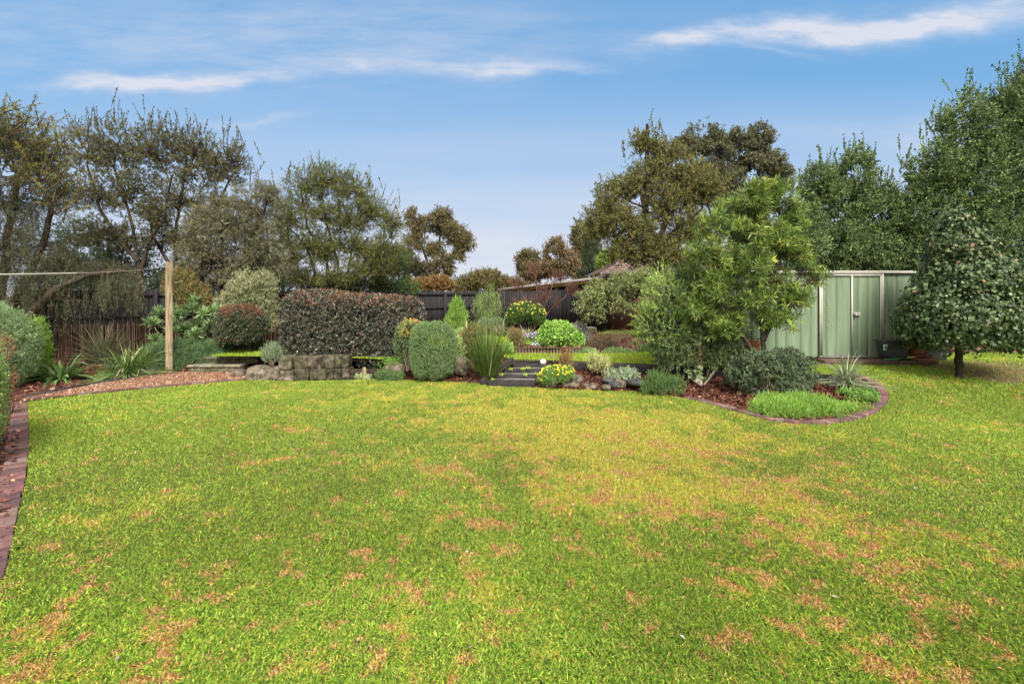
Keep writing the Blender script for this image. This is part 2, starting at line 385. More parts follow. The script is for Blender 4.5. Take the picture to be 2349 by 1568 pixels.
def wood(g, stems, blobs, r0, twigs=12, twr=.006, limb=.45, C=(1, 1, 1), reach=.85, sides=6):
    """stems: list of polylines from the ground up; each blob gets a limb from the nearest stem, and thin twigs inside it."""
    pts = []; rad = []
    for st in stems:
        st = np.array(st, float); k = len(st)
        t = np.linspace(0, k-1, k*4); i = np.minimum(t.astype(int), k-2); f = (t-i)[:, None]
        P = st[i]*(1-f)+st[i+1]*f; P[1:-1] += rng.normal(size=(len(P)-2, 3))*r0*.10
        R = np.linspace(r0, r0*.4, len(P)); R[0] *= 1.25
        g.tube(P, R, sides+2, C); pts.append(P[len(P)//3:]); rad.append(R[len(P)//3:])
    pts = np.concatenate(pts); rad = np.concatenate(rad)
    for b in blobs:
        c = np.array(b[:3]); dd = np.linalg.norm((pts-c)*np.array((1, 1, .8)), axis=1)+np.where(pts[:, 2] > c[2]-.1, 2.0, 0)
        j = int(np.argmin(dd+rng.random(len(dd))*.2)); P = curve(pts[j], c+rng.normal(size=3)*np.array(b[3:6])*.15, 7, .08, .06)
        R = np.linspace(min(rad[j]*.75, r0*limb*1.2), max(twr*1.6, r0*.1), 7); g.tube(P, R, sides-1, C)
        for _ in range(twigs):
            k = rng.integers(2, 7); d = nrm(rng.normal(size=3)); d[2] = abs(d[2])*.9 if rng.random() < .75 else d[2]
            e = c+d*np.array(b[3:6])*reach*rng.uniform(.6, 1.05)
            Q = curve(P[k], e, 5, .05, .08); g.tube(Q, np.linspace(max(twr*1.8, R[k]*.5), twr*.5, 5), 4, C)
            for _ in range(2):
                q = Q[rng.integers(1, 4)]; e2 = q+(e-q)*rng.uniform(.5, .9)+rng.normal(size=3)*np.array(b[3:6])*.25
                g.tube(curve(q, e2, 3, 0, .08), [twr*.9, twr*.6, twr*.4], 3, C)
    return g

def ribbons(g, P, W, side, C):
    n, k = P.shape[:2]; s = side[:, None]*W[..., None]/2
    V = np.stack([P-s, P+s], 2).reshape(-1, 3)
    i = (np.arange(n)*2*k)[:, None]+(np.arange(k-1)*2)[None]
    g.add(V, Q=np.stack([i, i+1, i+3, i+2], -1).reshape(-1, 4), C=np.repeat(C, 2*k, 0)); return g

def strappy(g, base, n, L, W, pal, lean=.5, droop=.7, r=.08, k=6, jit=.15, lj=.25, stripe=None):
    az = rng.uniform(0, 2*math.pi, n); el = np.abs(rng.normal(0, lean, n)); h = np.stack([np.cos(az), np.sin(az), az*0], 1)
    Ls = L*np.exp(rng.normal(0, lj, n)); t = np.linspace(0, 1, k)[None]
    s = np.sin(np.clip(el, 0, 1.4)); c = np.cos(np.clip(el, 0, 1.4))
    hor = (s[:, None]*t+droop*.35*t*t)*Ls[:, None]; ver = (c[:, None]*t-droop*(.25+s[:, None])*t**2.2*.75)*Ls[:, None]
    P = np.array(base)+h[:, None]*(hor[..., None]+r*rng.random((n, 1, 1)))+np.array((0, 0, 1.))*ver[..., None]
    P[..., 2] = np.maximum(P[..., 2], base[2]+.01)
    Wd = W*np.clip(np.minimum(1, t*3+.4)*(1-t**3)+.04, .04, 1)*np.exp(rng.normal(0, .15, (n, 1)))
    side = np.cross(h, (0, 0, 1.)); side = nrm(side+rng.normal(size=side.shape)*.25)
    C = palette(n, pal, jit); ribbons(g, P, Wd, side, C)
    if stripe is not None:
        P2 = P+np.array((0, 0, .003)); ribbons(g, P2, Wd*.4, side, palette(n, stripe, .08))
    return g

def grassy(name, label, cat, base, n, L, W, pal, group=None, mat='leaf', **kw):
    o = strappy(Geo(), base, n, L, W, pal, **kw).build(name, M[mat], loc=base); return tag(o, label, cat, group)

def shrub(name, label, cat, base, blobs, n, L, K, ll, lw, pal, mat='leaf', stems=6, twr=.004, wmat='twig', group=None, reach=.8, stemr=.012, extra=None, **kw):
    root = thing(name, label, cat, base, group)
    g = Geo(); foliage(g, blobs, n, L, K, ll, lw, pal, **kw)
    if extra: extra(g)
    g.build('foliage', M[mat], root)
    if stems:
        h = Geo(); b0 = np.array(base, float)
        for b in blobs:
            for _ in range(stems):
                d = nrm(rng.normal(size=3)); d[2] = abs(d[2]); e = np.array(b[:3])+d*np.array(b[3:6])*reach
                st = b0+np.array((rng.normal()*.04, rng.normal()*.04, 0))
                h.tube(curve(st, e, 6, .06, .06), np.linspace(stemr, twr, 6), 4)
        h.build('stems', M[wmat], root)
    return root

def tree(name, label, base, stems, blobs, n, L, K, ll, lw, pal, r0=.08, twigs=12, twr=.006, mat='leaf', wmat='bark', group=None, cat='tree', limb=.45, extra=None, reach=.85, gap=.45, gf=3.4, **kw):
    GAIN[0] = 1.4 if cat != 'tree' else 1.25
    if cat != 'tree': gap = 0
    root = thing(name, label, cat, base, group)
    wood(Geo(), stems, blobs, r0, twigs, twr, limb, reach=reach).build('trunk', M[wmat], root, smooth=True)
    g = Geo(); foliage(g, blobs, n, L, K, ll, lw, pal, gap=gap, gf=gf, **kw)
    if extra: extra(g)
    g.build('crown', M[mat], root); GAIN[0] = 1.4
    return root

def shoots(g, tops, L, K, ll, lw, pal, fan=.25, per=3, **kw):
    """upright leafy shoots rising out of the crown top"""
    S = np.repeat(np.array(tops), per, 0)+rng.normal(size=(len(tops)*per, 3))*np.array((.3, .3, .35))*L
    D = np.array((0, 0, 1.))+rng.normal(size=S.shape)*fan
    sprays(g, S, D, L, K, ll, lw, pal, **kw)
    for s, d in zip(S, nrm(D)): g.tube([s-d*L*.3, s+d*L*.4, s+d*L*.85], [.006, .004, .002], 3, C=(.06, .045, .03))

# ================================================================== SETTING
g_ = Geo()
gx = np.concatenate([np.linspace(-400, -30, 12), np.linspace(-28, 28, 57), np.linspace(30, 400, 12)]); gy = np.concatenate([np.linspace(-60, -2, 8), np.linspace(0, 40, 81), np.linspace(45, 500, 12)])
XX, YY = np.meshgrid(gx, gy); ZZ = -.14+.40*sm((YY-12)/3)
ii = np.arange(len(gy)-1)[:, None]*len(gx)+np.arange(len(gx)-1)[None]
g_.add(np.stack([XX, YY, ZZ], -1).reshape(-1, 3), Q=np.stack([ii, ii+1, ii+len(gx)+1, ii+len(gx)], -1).reshape(-1, 4))
o = g_.build('ground', M['ground'], smooth=True, loc=(0, 0, 0)); o['kind'] = 'structure'

edge_in = [(62, 921), (66, 960), (66, 1010), (63, 1090), (43, 1171), (19, 1289), (-2, 1345)]
EI = [w(a, b, .0) for a, b in edge_in]+[(-2.9, 2.3, 0), (-2.3, 1.0, 0), (-2.0, -3, 0)]
far0 = [w(a, b, 0) for a, b in [(62, 921), (200, 905), (400, 886), (575, 871), (640, 874), (760, 873), (885, 869), (1000, 873), (1110, 880), (1118, 886), (1228, 889), (1300, 892), (1440, 896)]]
bedline = smoothline([wp(a, b) for a, b in [(1440, 896), (1560, 911), (1640, 930), (1720, 954), (1790, 971), (1890, 975), (1985, 961), (2040, 925), (2036, 893), (1992, 866), (1950, 859)]], 2)
we = wp(1916, 862)
low_poly = far0+bedline[1:]+[we, (we[0], 11.9, .45), (20, 12.2, .5), (20, -3, 0)]+EI[::-1][:-1]

def turf_col(V):
    br, ye, di, n1, n2 = turf_fields(V)
    g = np.array((.07, .085, .015)); y = np.array((.20, .18, .03)); b = np.array((.22, .11, .05)); d = np.array((.15, .09, .06))
    c = g+(y-g)*ye[:, None]; c = c+(b-c)*br[:, None]; c = c+(d-c)*di[:, None]; return c
def flatcol(V): return np.tile(np.array((.16, .21, .03)), (len(V), 1))

lowbase = lambda x, y: base_h(x, y)
lawn, LV, LT = sheet('lawn', low_poly, M['thatch'], .16, lowbase, .006, 1.5, turf_col)

# left path of pebbles and its planted bank
path_poly = [w(a, b, z) for a, b, z in [(48, 920, .03), (200, 902, .03), (400, 883, .03), (575, 868, .03), (610, 862, .03), (560, 853, .03), (430, 853, .03), (380, 852, .04), (330, 862, .05), (200, 884, .05), (60, 912, .04)]]
gravel, GV, GT = sheet('gravel_path', path_poly, M['gravel'], .3, None, .006)
lb = [w(a, b, z) for a, b, z in [(48, 923, .02), (60, 911, .045), (200, 883, .055), (330, 861, .055), (380, 851, .055), (430, 851, .06), (431, 838, .2), (461, 822, .33)]]
left_poly = lb+[(-6.6, 16.3, .45), (-12.6, 12.3, .3), (-17, 9, .25), (-17, 4, .1), (-9, -1, 0), (-2.35, -1, 0), (-2.5, 1.0, 0), (-3.15, 2.3, 0)]+[w(a, b, 0) for a, b in [(-22, 1345), (0, 1289), (20, 1171), (36, 1090), (44, 1010), (50, 960)]]
left_bed, BV1, BT1 = sheet('garden_bed', left_poly, M['soil'], .3, None, .03)

sl = [(1185, 829, .375), (1283, 829, .385), (1402, 834, .40), (1540, 840, .41), (1677, 849, .41), (1790, 855, .40), (1870, 860, .39), (1916, 863, .38)]
SL = [w(*p) for p in sl]
ter_front = [w(a, b, z) for a, b, z in [(461, 822, .33), (590, 822, .36), (640, 822, .36), (760, 824, .37), (885, 832, .36), (930, 818, .38), (1000, 815, .38), (1100, 817, .37), (1150, 823, .36)]]+SL
ter_poly = ter_front+[(we[0]+.15, 11.9, .47), (20, 12.1, .45), (26, 22, .4), (8, 24, .4), (-.6, 22, .42), (-6.4, 16.8, .45)]
terrace, TV, TT = sheet('terrace', ter_poly, M['soil'], .35, None, .02)
tier_poly = [(-2.6, 12.7, .55), (-1.4, 12.35, .55), (-.2, 12.2, .55), (.9, 12.15, .55), (1.8, 12.2, .55), (2.25, 13.5, .55), (1.9, 17.6, .52), (-.6, 20.6, .52), (-5.2, 16.8, .5), (-4, 14, .5)]
tier, UV_, UT_ = sheet('upper_terrace', tier_poly, M['soil'], .3, None, .015)

mid_poly = [w(a, b, z) for a, b, z in [(885, 868, .02), (1000, 872, .02), (1112, 879, .02), (1150, 852, .18), (1183, 831, .34), (1150, 824, .34), (1100, 818, .36), (1000, 816, .36), (930, 819, .36), (885, 833, .34)]]
mid_bed, BV2, BT2 = sheet('sloping_bed', mid_poly, M['soil'], .2, None, .03)
rb = [np.array(p)+np.array((0, 0, .0)) for p in bedline]
right_poly = [w(1228, 887, .02), w(1300, 891, .02), w(1440, 895, .02)]+rb[1:]+[w(a, b+1, z-.10) for a, b, z in sl[::-1][:-1]]+[w(1262, 850, .2)]
right_bed, BV3, BT3 = sheet('island_bed', right_poly, M['soil'], .2, None, .02)

# upper lawn pieces
ul = [w(a, b, z+.012) for a, b, z in [(1158, 821, .375), (1178, 826, .375)]+[(a, b-1.5, z) for a, b, z in sl[1:]]]
ul_poly = ul+[(we[0], we[1], .39), (we[0], 11.9, .50), (4.6, 12.1, .48), (1.9, 12.05, .42), (.0, 12.1, .42), (-.25, 11.9, .42)]
upper_lawn, ULV, ULT = sheet('upper_lawn', ul_poly, M['thatch'], .2, None, .004, 1.5, flatcol, dz=.012)
tl_poly = [(-2.3, 12.6, .575), (-1.3, 12.55, .575), (-.1, 12.6, .575), (1.0, 13.1, .575), (1.2, 15.6, .575), (-.3, 16.6, .575), (-2.2, 16.5, .575), (-2.9, 14, .575)]
top_lawn, TLV, TLT = sheet('top_lawn', tl_poly, M['thatch'], .25, None, .004, 1.5, flatcol, dz=.015)
ll_poly = [w(a, b, z) for a, b, z in [(480, 819, .42), (590, 819, .42), (760, 820, .42), (875, 826, .42), (930, 812, .43), (930, 803, .44), (760, 800, .46), (600, 799, .46), (520, 808, .44)]]
side_lawn, SLV, SLT = sheet('side_lawn', ll_poly, M['thatch'], .25, None, .004, 1.5, flatcol, dz=.02)
st_poly = [(3.2, 17.3, .47), (8.5, 16.8, .47), (9.0, 19.3, .47), (4.0, 18.9, .47)]
strip, STV, STT = sheet('grass_strip', st_poly, M['thatch'], .3, None, .004, 1.5, flatcol, dz=.03)

# ------------------------------------------------------------------ turf blades
def blades(name, P, h, wd, col, lean=.8):
    n = len(P); az = rng.uniform(0, 2*math.pi, n); hd = np.stack([np.cos(az), np.sin(az), az*0], 1)
    el = np.abs(rng.normal(lean, .45, n)); el = np.clip(el, 0, 1.5); h = h*np.exp(rng.normal(0, .3, n))
    up = np.array((0, 0, 1.)); m = P+hd*(np.sin(el)*.35*h)[:, None]+up*(np.cos(el*.6)*.45*h)[:, None]
    t = m+hd*(np.sin(el)*.65*h)[:, None]+up*(np.cos(el)*.5*h)[:, None]
    sd = np.cross(hd, up)+rng.normal(size=(n, 3))*.3; sd = nrm(sd)*(wd/2)[:, None]
    V = np.stack([P-up*.004, m+sd, t, m-sd], 1)
    return Geo().quads4(V, col).build(name, M['grass'], loc=(0, 0, 0))

GREEN = [(.19, .34, .035, 3), (.27, .42, .045, 4), (.37, .48, .07, 3), (.09, .20, .030, 2.8), (.48, .52, .13, 1.3), (.54, .44, .12, .9)]
STRAW = [(.64, .58, .09, 4), (.74, .60, .13, 3), (.50, .52, .07, 3), (.78, .64, .24, 1)]
DEAD = [(.72, .43, .18, 4), (.54, .23, .09, 4.5), (.84, .66, .38, 3.5), (.28, .10, .05, 2), (.76, .60, .16, 2)]
FRESH = [(.32, .48, .04, 3), (.42, .55, .06, 3), (.18, .31, .03, 2), (.56, .58, .11, 1)]
def turf(name, V, T, dens_f, maxd, label, fresh=False):
    P = scatter(V, T, maxd); d = dens_f(P); P = P[rng.random(len(P)) < d/maxd]
    r = np.hypot(P[:, 0], P[:, 1]); n = len(P)
    br, ye, di, n1, n2 = turf_fields(P)
    if fresh: br = br*0; ye = sm((n1-.45)/.4)*.25; di = di*0
    u = rng.random(n); col = palette(n, FRESH if fresh else GREEN, .2 if fresh else .30)
    # lush darker patches and paler ones
    if not fresh: col *= (.84+.50*n1)[:, None]; far_ = np.clip((r-4)/5, 0, 1); col *= (1+(.4*rng.random(n)-.2)*(1-far_))[:, None]; mean_ = col.mean(0); col = col*(1-.35*far_[:, None])+mean_*(.35*far_[:, None])
    k = u < ye*.72; col[k] = palette(int(k.sum()), STRAW, .15)
    k = rng.random(n) < np.clip(br*.86+.04, 0, 1)*(0 if fresh else 1); col[k] = palette(int(k.sum()), DEAD, .2)
    keep = (rng.random(n) > di*.85)
    h = np.where(k, .016, .023)*(1+.3*(n2-.5)); wd = .0031*np.maximum(1, r/3.9)
    P, h, wd, col = P[keep], h[keep], wd[keep], col[keep]
    o = blades(name, P, h*(1+.12*np.maximum(0, r[keep]-4)/4), wd, col, 1.0); o['kind'] = 'stuff'; o['label'] = label
    return o
df = lambda P: np.where(P[:, 1] < .9, 1200, np.clip(9.5e5/np.maximum(np.hypot(P[:, 0]*.8, P[:, 1]), 1)**3, 5200, 34000))*np.where(P[:, 0] > 13, .4, 1)
turf('lawn_grass', LV, LT, df, 34000, 'mown lawn grass, green with straw and dead brown patches')
turf('upper_lawn_grass', ULV, ULT, lambda P: np.full(len(P), 2600), 2600, 'bright green grass strip above the timber steps', True)
turf('top_lawn_grass', TLV, TLT, lambda P: np.full(len(P), 1500), 1500, 'grass around the low bench on the top level', True)
turf('side_lawn_grass', SLV, SLT, lambda P: np.full(len(P), 2400), 2400, 'grass behind the stone block wall', True)
turf('strip_grass', STV, STT, lambda P: np.full(len(P), 1000), 1000, 'grass strip at the foot of the brick house wall', True)

# bark chips and pebbles
CH = [(.13, .042, .026, 4), (.22, .085, .052, 3), (.055, .022, .016, 5), (.42, .24, .15, 1), (.09, .038, .028, 3)]
def chips(name, V, T, d, s, pal, label, tilt=.35, asp=.3, clear=None):
    P = scatter(V, T, d)
    if clear is not None: P = P[np.array([((clear[:, :2]-q[:2])**2).sum(1).min() > .17**2 for q in P])]
    n = len(P); az = rng.uniform(0, 6.3, n)
    D = np.stack([np.cos(az), np.sin(az), rng.normal(0, tilt, n)], 1); nb = np.stack([rng.normal(0, .4, n), rng.normal(0, .4, n), np.ones(n)], 1)
    sz = s*np.exp(rng.normal(0, .4, n)); P[:, 2] += .012
    g = Geo(); side = nrm(np.cross(nrm(D), nb)); L = nrm(D)*sz[:, None]/2; W = side*(sz*asp)[:, None]/2
    V4 = np.stack([P-L-W, P+L-W, P+L+W, P-L+W], 1).reshape(-1, 3); i = np.arange(n)[:, None]*4
    g.add(V4, Q=i+np.array([[0, 1, 2, 3]]), C=np.repeat(palette(n, pal, .25), 4, 0))
    o = g.build(name, M['chips'], loc=(0, 0, 0)); o['kind'] = 'stuff'; o['label'] = label
chips('mulch_chips', BV3, BT3, 1700, .06, CH, 'red brown bark chips on the curved island bed', clear=dens([tuple(q) for q in bedline[6:]], .05)[:-60])
chips('mulch_chips', BV2, BT2, 1700, .05, CH, 'red brown bark chips on the slope left of the timber steps')
chips('mulch_chips', BV1, BT1, 420, .055, CH, 'bark chips in the bed by the left hedge')
chips('mulch_chips', TV, TT, 170, .07, [(.12, .05, .035, 3), (.2, .1, .07, 2), (.07, .035, .025, 3)], 'dark bark chips on the raised beds')
chips('mulch_chips', UV_, UT_, 170, .06, CH, 'bark chips round the top level plants')
chips('pebbles', GV, GT, 4500, .017, [(.34, .18, .115, 4), (.46, .30, .20, 2), (.19, .09, .06, 4), (.62, .52, .42, .5)], 'pinkish brown pebbles on the path', .3, .8)

# ------------------------------------------------------------------ edgings
def edging(name, label, line, width, blen, up=.012, side=-1, thick=.09, pal=((.15, .085, .085, 3), (.20, .115, .11, 3), (.11, .07, .072, 2), (.19, .135, .13, 2)), zf=None):
    P = np.array(line, float); seg = np.linalg.norm(np.diff(P[:, :2], axis=0), axis=1); s = np.concatenate([[0], np.cumsum(seg)])
    n = int(s[-1]/blen); g = Geo(); col = palette(n, pal, .12)
    for i in range(n):
        a = (i+.5)*blen; k = min(np.searchsorted(s, a)-1, len(seg)-1); f = (a-s[k])/seg[k]
        p = P[k]*(1-f)+P[k+1]*f; d = P[k+1]-P[k]; rz = math.atan2(d[1], d[0]); nn = np.array((-math.sin(rz), math.cos(rz), 0))*side
        c = p+nn*width/2; sl_ = math.atan2(d[2], math.hypot(d[0], d[1]))
        g.box((c[0]+rng.normal(0, .004), c[1]+rng.normal(0, .004), c[2]+up-thick/2+rng.normal(0, .003)), (blen*.95, width*rng.uniform(.95, 1.03), thick), rz+rng.normal(0, .02), col[i], ry=-sl_)
    return tag(g.build(name, M['brick_edge'], bevel=.008), label, 'edging')
edging('brick_edging', 'row of worn reddish brick pavers edging the lawn beside the left hedge', smoothline(EI[:-1], 2), .20, .235, .02, -1)
edging('brick_edging', 'curved border of purplish brick pavers round the tip of the island bed', bedline[6:], .15, .13, .035, 1)
edging('brick_edging', 'low red brick edge between pebble path and lawn', smoothline([np.array(p)+np.array((0, -.02, 0)) for p in far0[:4]], 1), .10, .23, .055, 1, .12)
g = Geo()
bl = path_poly[5:]
for a, b in zip(path_poly[7:-1], path_poly[8:]): g.bar(np.array(a)+(0, 0, .02), np.array(b)+(0, 0, .02), .03, .07)
tag(g.build('timber_edging', M['sleeper']), 'thin timber strip between the pebble path and the planted bed behind it', 'edging')

# timber sleepers holding the upper lawn
for i, (a, b) in enumerate([(1, 3), (3, 5), (5, 7)]):
    A = np.array(SL[a]); Bb = np.array(SL[b]); 
    g = Geo()
    P = SL[a:b+1]
    for p, q in zip(P[:-1], P[1:]): g.bar(np.array(p)+(0, 0, -.09), np.array(q)+(0, 0, -.09), .075, .21)
    tag(g.build('garden_sleeper', M['sleeper'], bevel=.01), ['dark timber sleeper edge beginning at the top timber step', 'dark timber sleeper edge running behind the bottlebrush shrub', 'dark timber sleeper edge ending at the strappy plant on the island bed tip'][i], 'sleeper', 'sleepers holding the upper lawn')

# timber steps
root = thing('timber_steps', 'four dark timber sleeper steps with gravel treads up to the grass', 'steps', (.1, 10.2, 0))
tops = [(-.58, .53, 10.2, .088), (-.40, .68, 10.48, .160), (-.19, .80, 10.76, .250), (.03, 1.16, 11.04, .392)]
for i, (x0, x1, y, z) in enumerate(tops):
    zl = tops[i-1][3] if i else -.06
    Geo().bar((x0, y+.03, (z+zl)/2-.01), (x1, y-.015, (z+zl)/2-.01), .07, z-zl+.02).build('riser', M['sleeper'], root, bevel=.008)
    if i < 3:
        g = Geo(); g.box(((x0+x1)/2+.08, y+.17, z-.035), (x1-x0, .30, .05)); g.build('tread', M['tread'], root)
Geo().bar((-.68, 10.02, .05), (.02, 11.1, .41), .07, .14).build('side_board', M['sleeper'], root, bevel=.008)
Geo().bar((.55, 10.1, .06), (.78, 10.6, .20), .07, .13).build('side_board', M['sleeper'], root, bevel=.008)

# stone steps at left
root = thing('stone_steps', 'two mossy concrete block steps with pale flat caps beside the wooden post', 'steps', w(490, 853, .04))
def stp(x0, x1, y0, y1, Y, z0, z1, nb):
    X0 = (x0-CX)/F*Y; X1 = (x1-CX)/F*Y; L = (X1-X0)/nb
    for k in range(nb):
        Geo().box((X0+L*(k+.5), Y+.17, (z0+z1)/2-.025), (L-.008, .34, z1-z0-.05)).build('block', M['concrete'], root, bevel=.01)
        Geo().box((X0+L*(k+.5), Y+.16, z1-.023), (L-.002, .40, .045)).build('cap', M['cap'], root, bevel=.008)
stp(431, 552, 837, 853, 11.5, .03, .215, 3)
stp(461, 592, 820, 833, 11.84, .2, .375, 3)

# stone block wall
root = thing('stone_wall', 'low dry wall of rough grey green stone blocks in front of the hedge', 'wall', w(760, 872, 0))
Yw = 10.72; sc_ = Yw/F
rows = [[(640, 672, 817, 846), (675, 706, 818, 845), (706, 737, 817, 845), (737, 768, 816, 844), (768, 800, 815, 843)],
        [(640, 674, 846, 871), (676, 710, 845, 872), (711, 729, 845, 870), (729, 750, 845, 870), (750, 765, 846, 871), (765, 784, 844, 869), (784, 802, 844, 870)]]
for r_ in rows:
    for (x0, x1, y0, y1) in r_:
        c = at((x0+x1)/2, (y0+y1)/2, Yw); t_ = rng.uniform(.75, 1.15)
        Geo().block((c[0]+rng.normal(0, .008), c[1]+.12+rng.normal(0, .02), c[2]), ((x1-x0)/2*sc_*1.0, .17, (y1-y0)/2*sc_*1.02), .10, 10, C=(t_*.9, t_*rng.uniform(.8, .98), t_*.85), seed=x0).build('stone_block', M['mossy'], root, smooth=True)
def rock(px, py, rx, rz, Y, label, mat='rock', p=2.6, nz=.3, ry=None, name='rock', group=None, seed=0, cat='rock'):
    c = at(px, py, Y); s = Y/F
    o = Geo().blob((c[0], c[1]+(ry or rx)*s*.5, c[2]), (rx*s, (ry or rx)*s, rz*s), p, nz, 1.6, seg=30, seed=px*.37+seed, rz=rng.uniform(-.3, .3)).build(name, M[mat], smooth=True)
    return tag(o, label, cat, group)
for k, (x0, x1, y0, y1, lb_) in enumerate([(803, 833, 848, 872, 'dark weathered retaining log end next to the stone block wall'), (842, 886, 848, 868, 'long dark retaining log right of the pale split stump')]):
    c = at((x0+x1)/2, (y0+y1)/2, 10.75)
    tag(Geo().block((c[0], c[1]+.1, c[2]), ((x1-x0)/2*.0103, .13, (y1-y0)/2*.0103), .08, 8, C=(.5, .40, .37), seed=k+3).build('retaining_log', M['mossy'], smooth=True), lb_, 'log')
c = at(836, 857, 10.7); tag(Geo().blob(c, (.045, .05, .16), 4, .1, 2, seg=16).build('split_stump', M['post'], smooth=True), 'short pale split stump standing between two dark logs', 'stump')
rock(598, 862, 44, 20, 10.8, 'large mossy brown boulder beside the stone steps', nz=.25, mat='rock')
rock(655, 869, 18, 6, 10.55, 'flat pinkish stone at the foot of the block wall', p=3)
rock(545, 857, 16, 8, 10.95, 'small mossy stone at the edge of the pebble path', nz=.3)
rock(905, 848, 27, 18, 10.9, 'big grey wedge shaped rock behind the green groundcover', p=2.4)
rock(1057, 841, 17, 22, 10.6, 'upright lichen grey rock between rounded bush and strappy plant')
rock(1013, 843, 26, 12, 10.9, 'grey rock half buried in bark left of the strappy clump')
rock(1264, 881, 17, 13, 9.75, 'dark brown rock under the yellow daisies')
rock(1292, 872, 10, 11, 9.9, 'tall grey stone right of the yellow daisies')
rock(1310, 884, 20, 8, 9.75, 'flat lichened rock beside the lawn edge')
rock(1325, 870, 13, 9, 9.95, 'lichen covered rock in bark above the flat rock')
rock(1355, 888, 16, 8, 9.6, 'low brown rock sunk in bark by the lawn')
rock(1394, 873, 13, 6, 9.6, 'smooth black rock below the silver leaved groundcover', 'bluestone', 2.2, .1)
rock(1408, 882, 11, 9, 9.45, 'shiny black rock with a rounded top', 'bluestone', 2.2, .12)
rock(1391, 889, 11, 7, 9.4, 'small red brown rock at the lawn edge', 'rock', 2.2, .1)
rock(1424, 881, 13, 10, 9.45, 'round mottled rock between black rocks')
rock(1462, 879, 20, 8, 9.4, 'wide black rock beside the lime green cushion', 'bluestone', 2.3, .12)
rock(1246, 830, 7, 6, 10.6, 'small pale stone on the end of the top timber step', 'cord', 2.2, .12)
rock(1352, 757, 16, 7, 15.6, 'rectangular tan stone block in front of the grey fence', 'cap', 7, .05)
rock(1345, 812, 12, 9, 12.3, 'brown rock at the end of the log edging')
rock(655, 793, 14, 5, 14.2, 'pinkish flat stone in the bed behind the hedge end', 'cap', 3)

# ------------------------------------------------------------------ fences
FA = np.array((-12.6, 11.55)); FC = np.array((-.62, 21.0)); FD = np.array((4.05, 18.9))
def fence(name, label, A, Bp, ztop, zbot, rails=True, face=1, tone=1.0):
    d = Bp-A; L = np.linalg.norm(d); d /= L; nn = np.array((d[1], -d[0])); rz = math.atan2(d[1], d[0])
    root = thing(name, label, 'fence', (*A, zbot(0)))
    g = Geo(); k = int(L/.098)
    for i in range(k):
        s = (i+.5)*L/k; p = A+d*s; f = s/L; zt = ztop(f)+rng.normal(0, .008); zb = zbot(f); t_ = tone*rng.uniform(.75, 1.3)
        off = .004*(i % 2)
        g.box((p[0]+nn[0]*off, p[1]+nn[1]*off, (zt+zb)/2), (L/k*.965, .014, zt-zb), rz+rng.normal(0, .01), (t_, t_*rng.uniform(.93, 1), t_*rng.uniform(.93, 1.03)))
    g.build('palings', M['fence'], root)
    if rails:
        for fr in (.93, .60, .10):
            a = A+nn*.035; b = Bp+nn*.035
            za = zbot(0)+(ztop(0)-zbot(0))*fr; zb = zbot(1)+(ztop(1)-zbot(1))*fr
            Geo().bar((*a, za), (*b, zb), .04, .075, (1.1, 1.1, 1.1)).build('rail', M['fence'], root)
        for q in range(int(L/2.4)+1):
            s = min(q*2.4+.4, L-.1); p = A+d*s+nn*.085; f = s/L
            Geo().box((p[0], p[1], (ztop(f)+zbot(f))/2-.01), (.11, .06, ztop(f)-zbot(f)), rz, (1.0, 1.0, 1.0)).build('post', M['fence'], root)
    return root
fence('paling_fence', 'dark stained timber paling fence with rails running from far left to the back corner', FA, FC, lambda f: 2.12, lambda f: .22+.25*f, tone=1.0)
fence('paling_fence', 'dark grey paling fence with no rails in front of the carport', FC+np.array((.03, 0)), FD, lambda f: 2.12+.12*f, lambda f: .42, False, tone=1.05)
fence('paling_fence', 'dark timber fence standing behind the green shed', np.array((6.5, 15.6)), np.array((20., 14.6)), lambda f: 2.2, lambda f: .35, True)

# reed screen on the left fence
d = (FC-FA)/np.linalg.norm(FC-FA); nn = np.array((d[1], -d[0]))
root = thing('reed_screen', 'brown brushwood reed screen leaning on the lower half of the left fence', 'screen', (*(FA+d*1+nn*.2), .25))
g = Geo(); n = 620; s0, s1 = .75, 6.3
for i in range(n):
    s = s0+(s1-s0)*(i/n)+rng.normal(0, .01); p = FA+d*s+nn*(.16+rng.normal(0, .01)); ln = rng.normal(0, .015)-.02
    h_ = .92+rng.normal(0, .02)+.03*math.sin(s*2); z0 = .24+.25*s/15
    c = palette(1, [(.085, .04, .03, 4), (.15, .08, .06, 3), (.34, .25, .18, 1.4), (.05, .03, .025, 2)], .2)[0]
    g.tube([(p[0], p[1], z0), (p[0]+ln, p[1], z0+h_)], [.006, .005], 3, c)
g.build('reeds', M['reed'], root)
for zz in (.15, .42, .7):
    a = FA+d*s0+nn*.18; b = FA+d*s1+nn*.18
    Geo().bar((*a, .25+zz), (*b, .34+zz), .003, .003).build('wire', M['dark'], root)

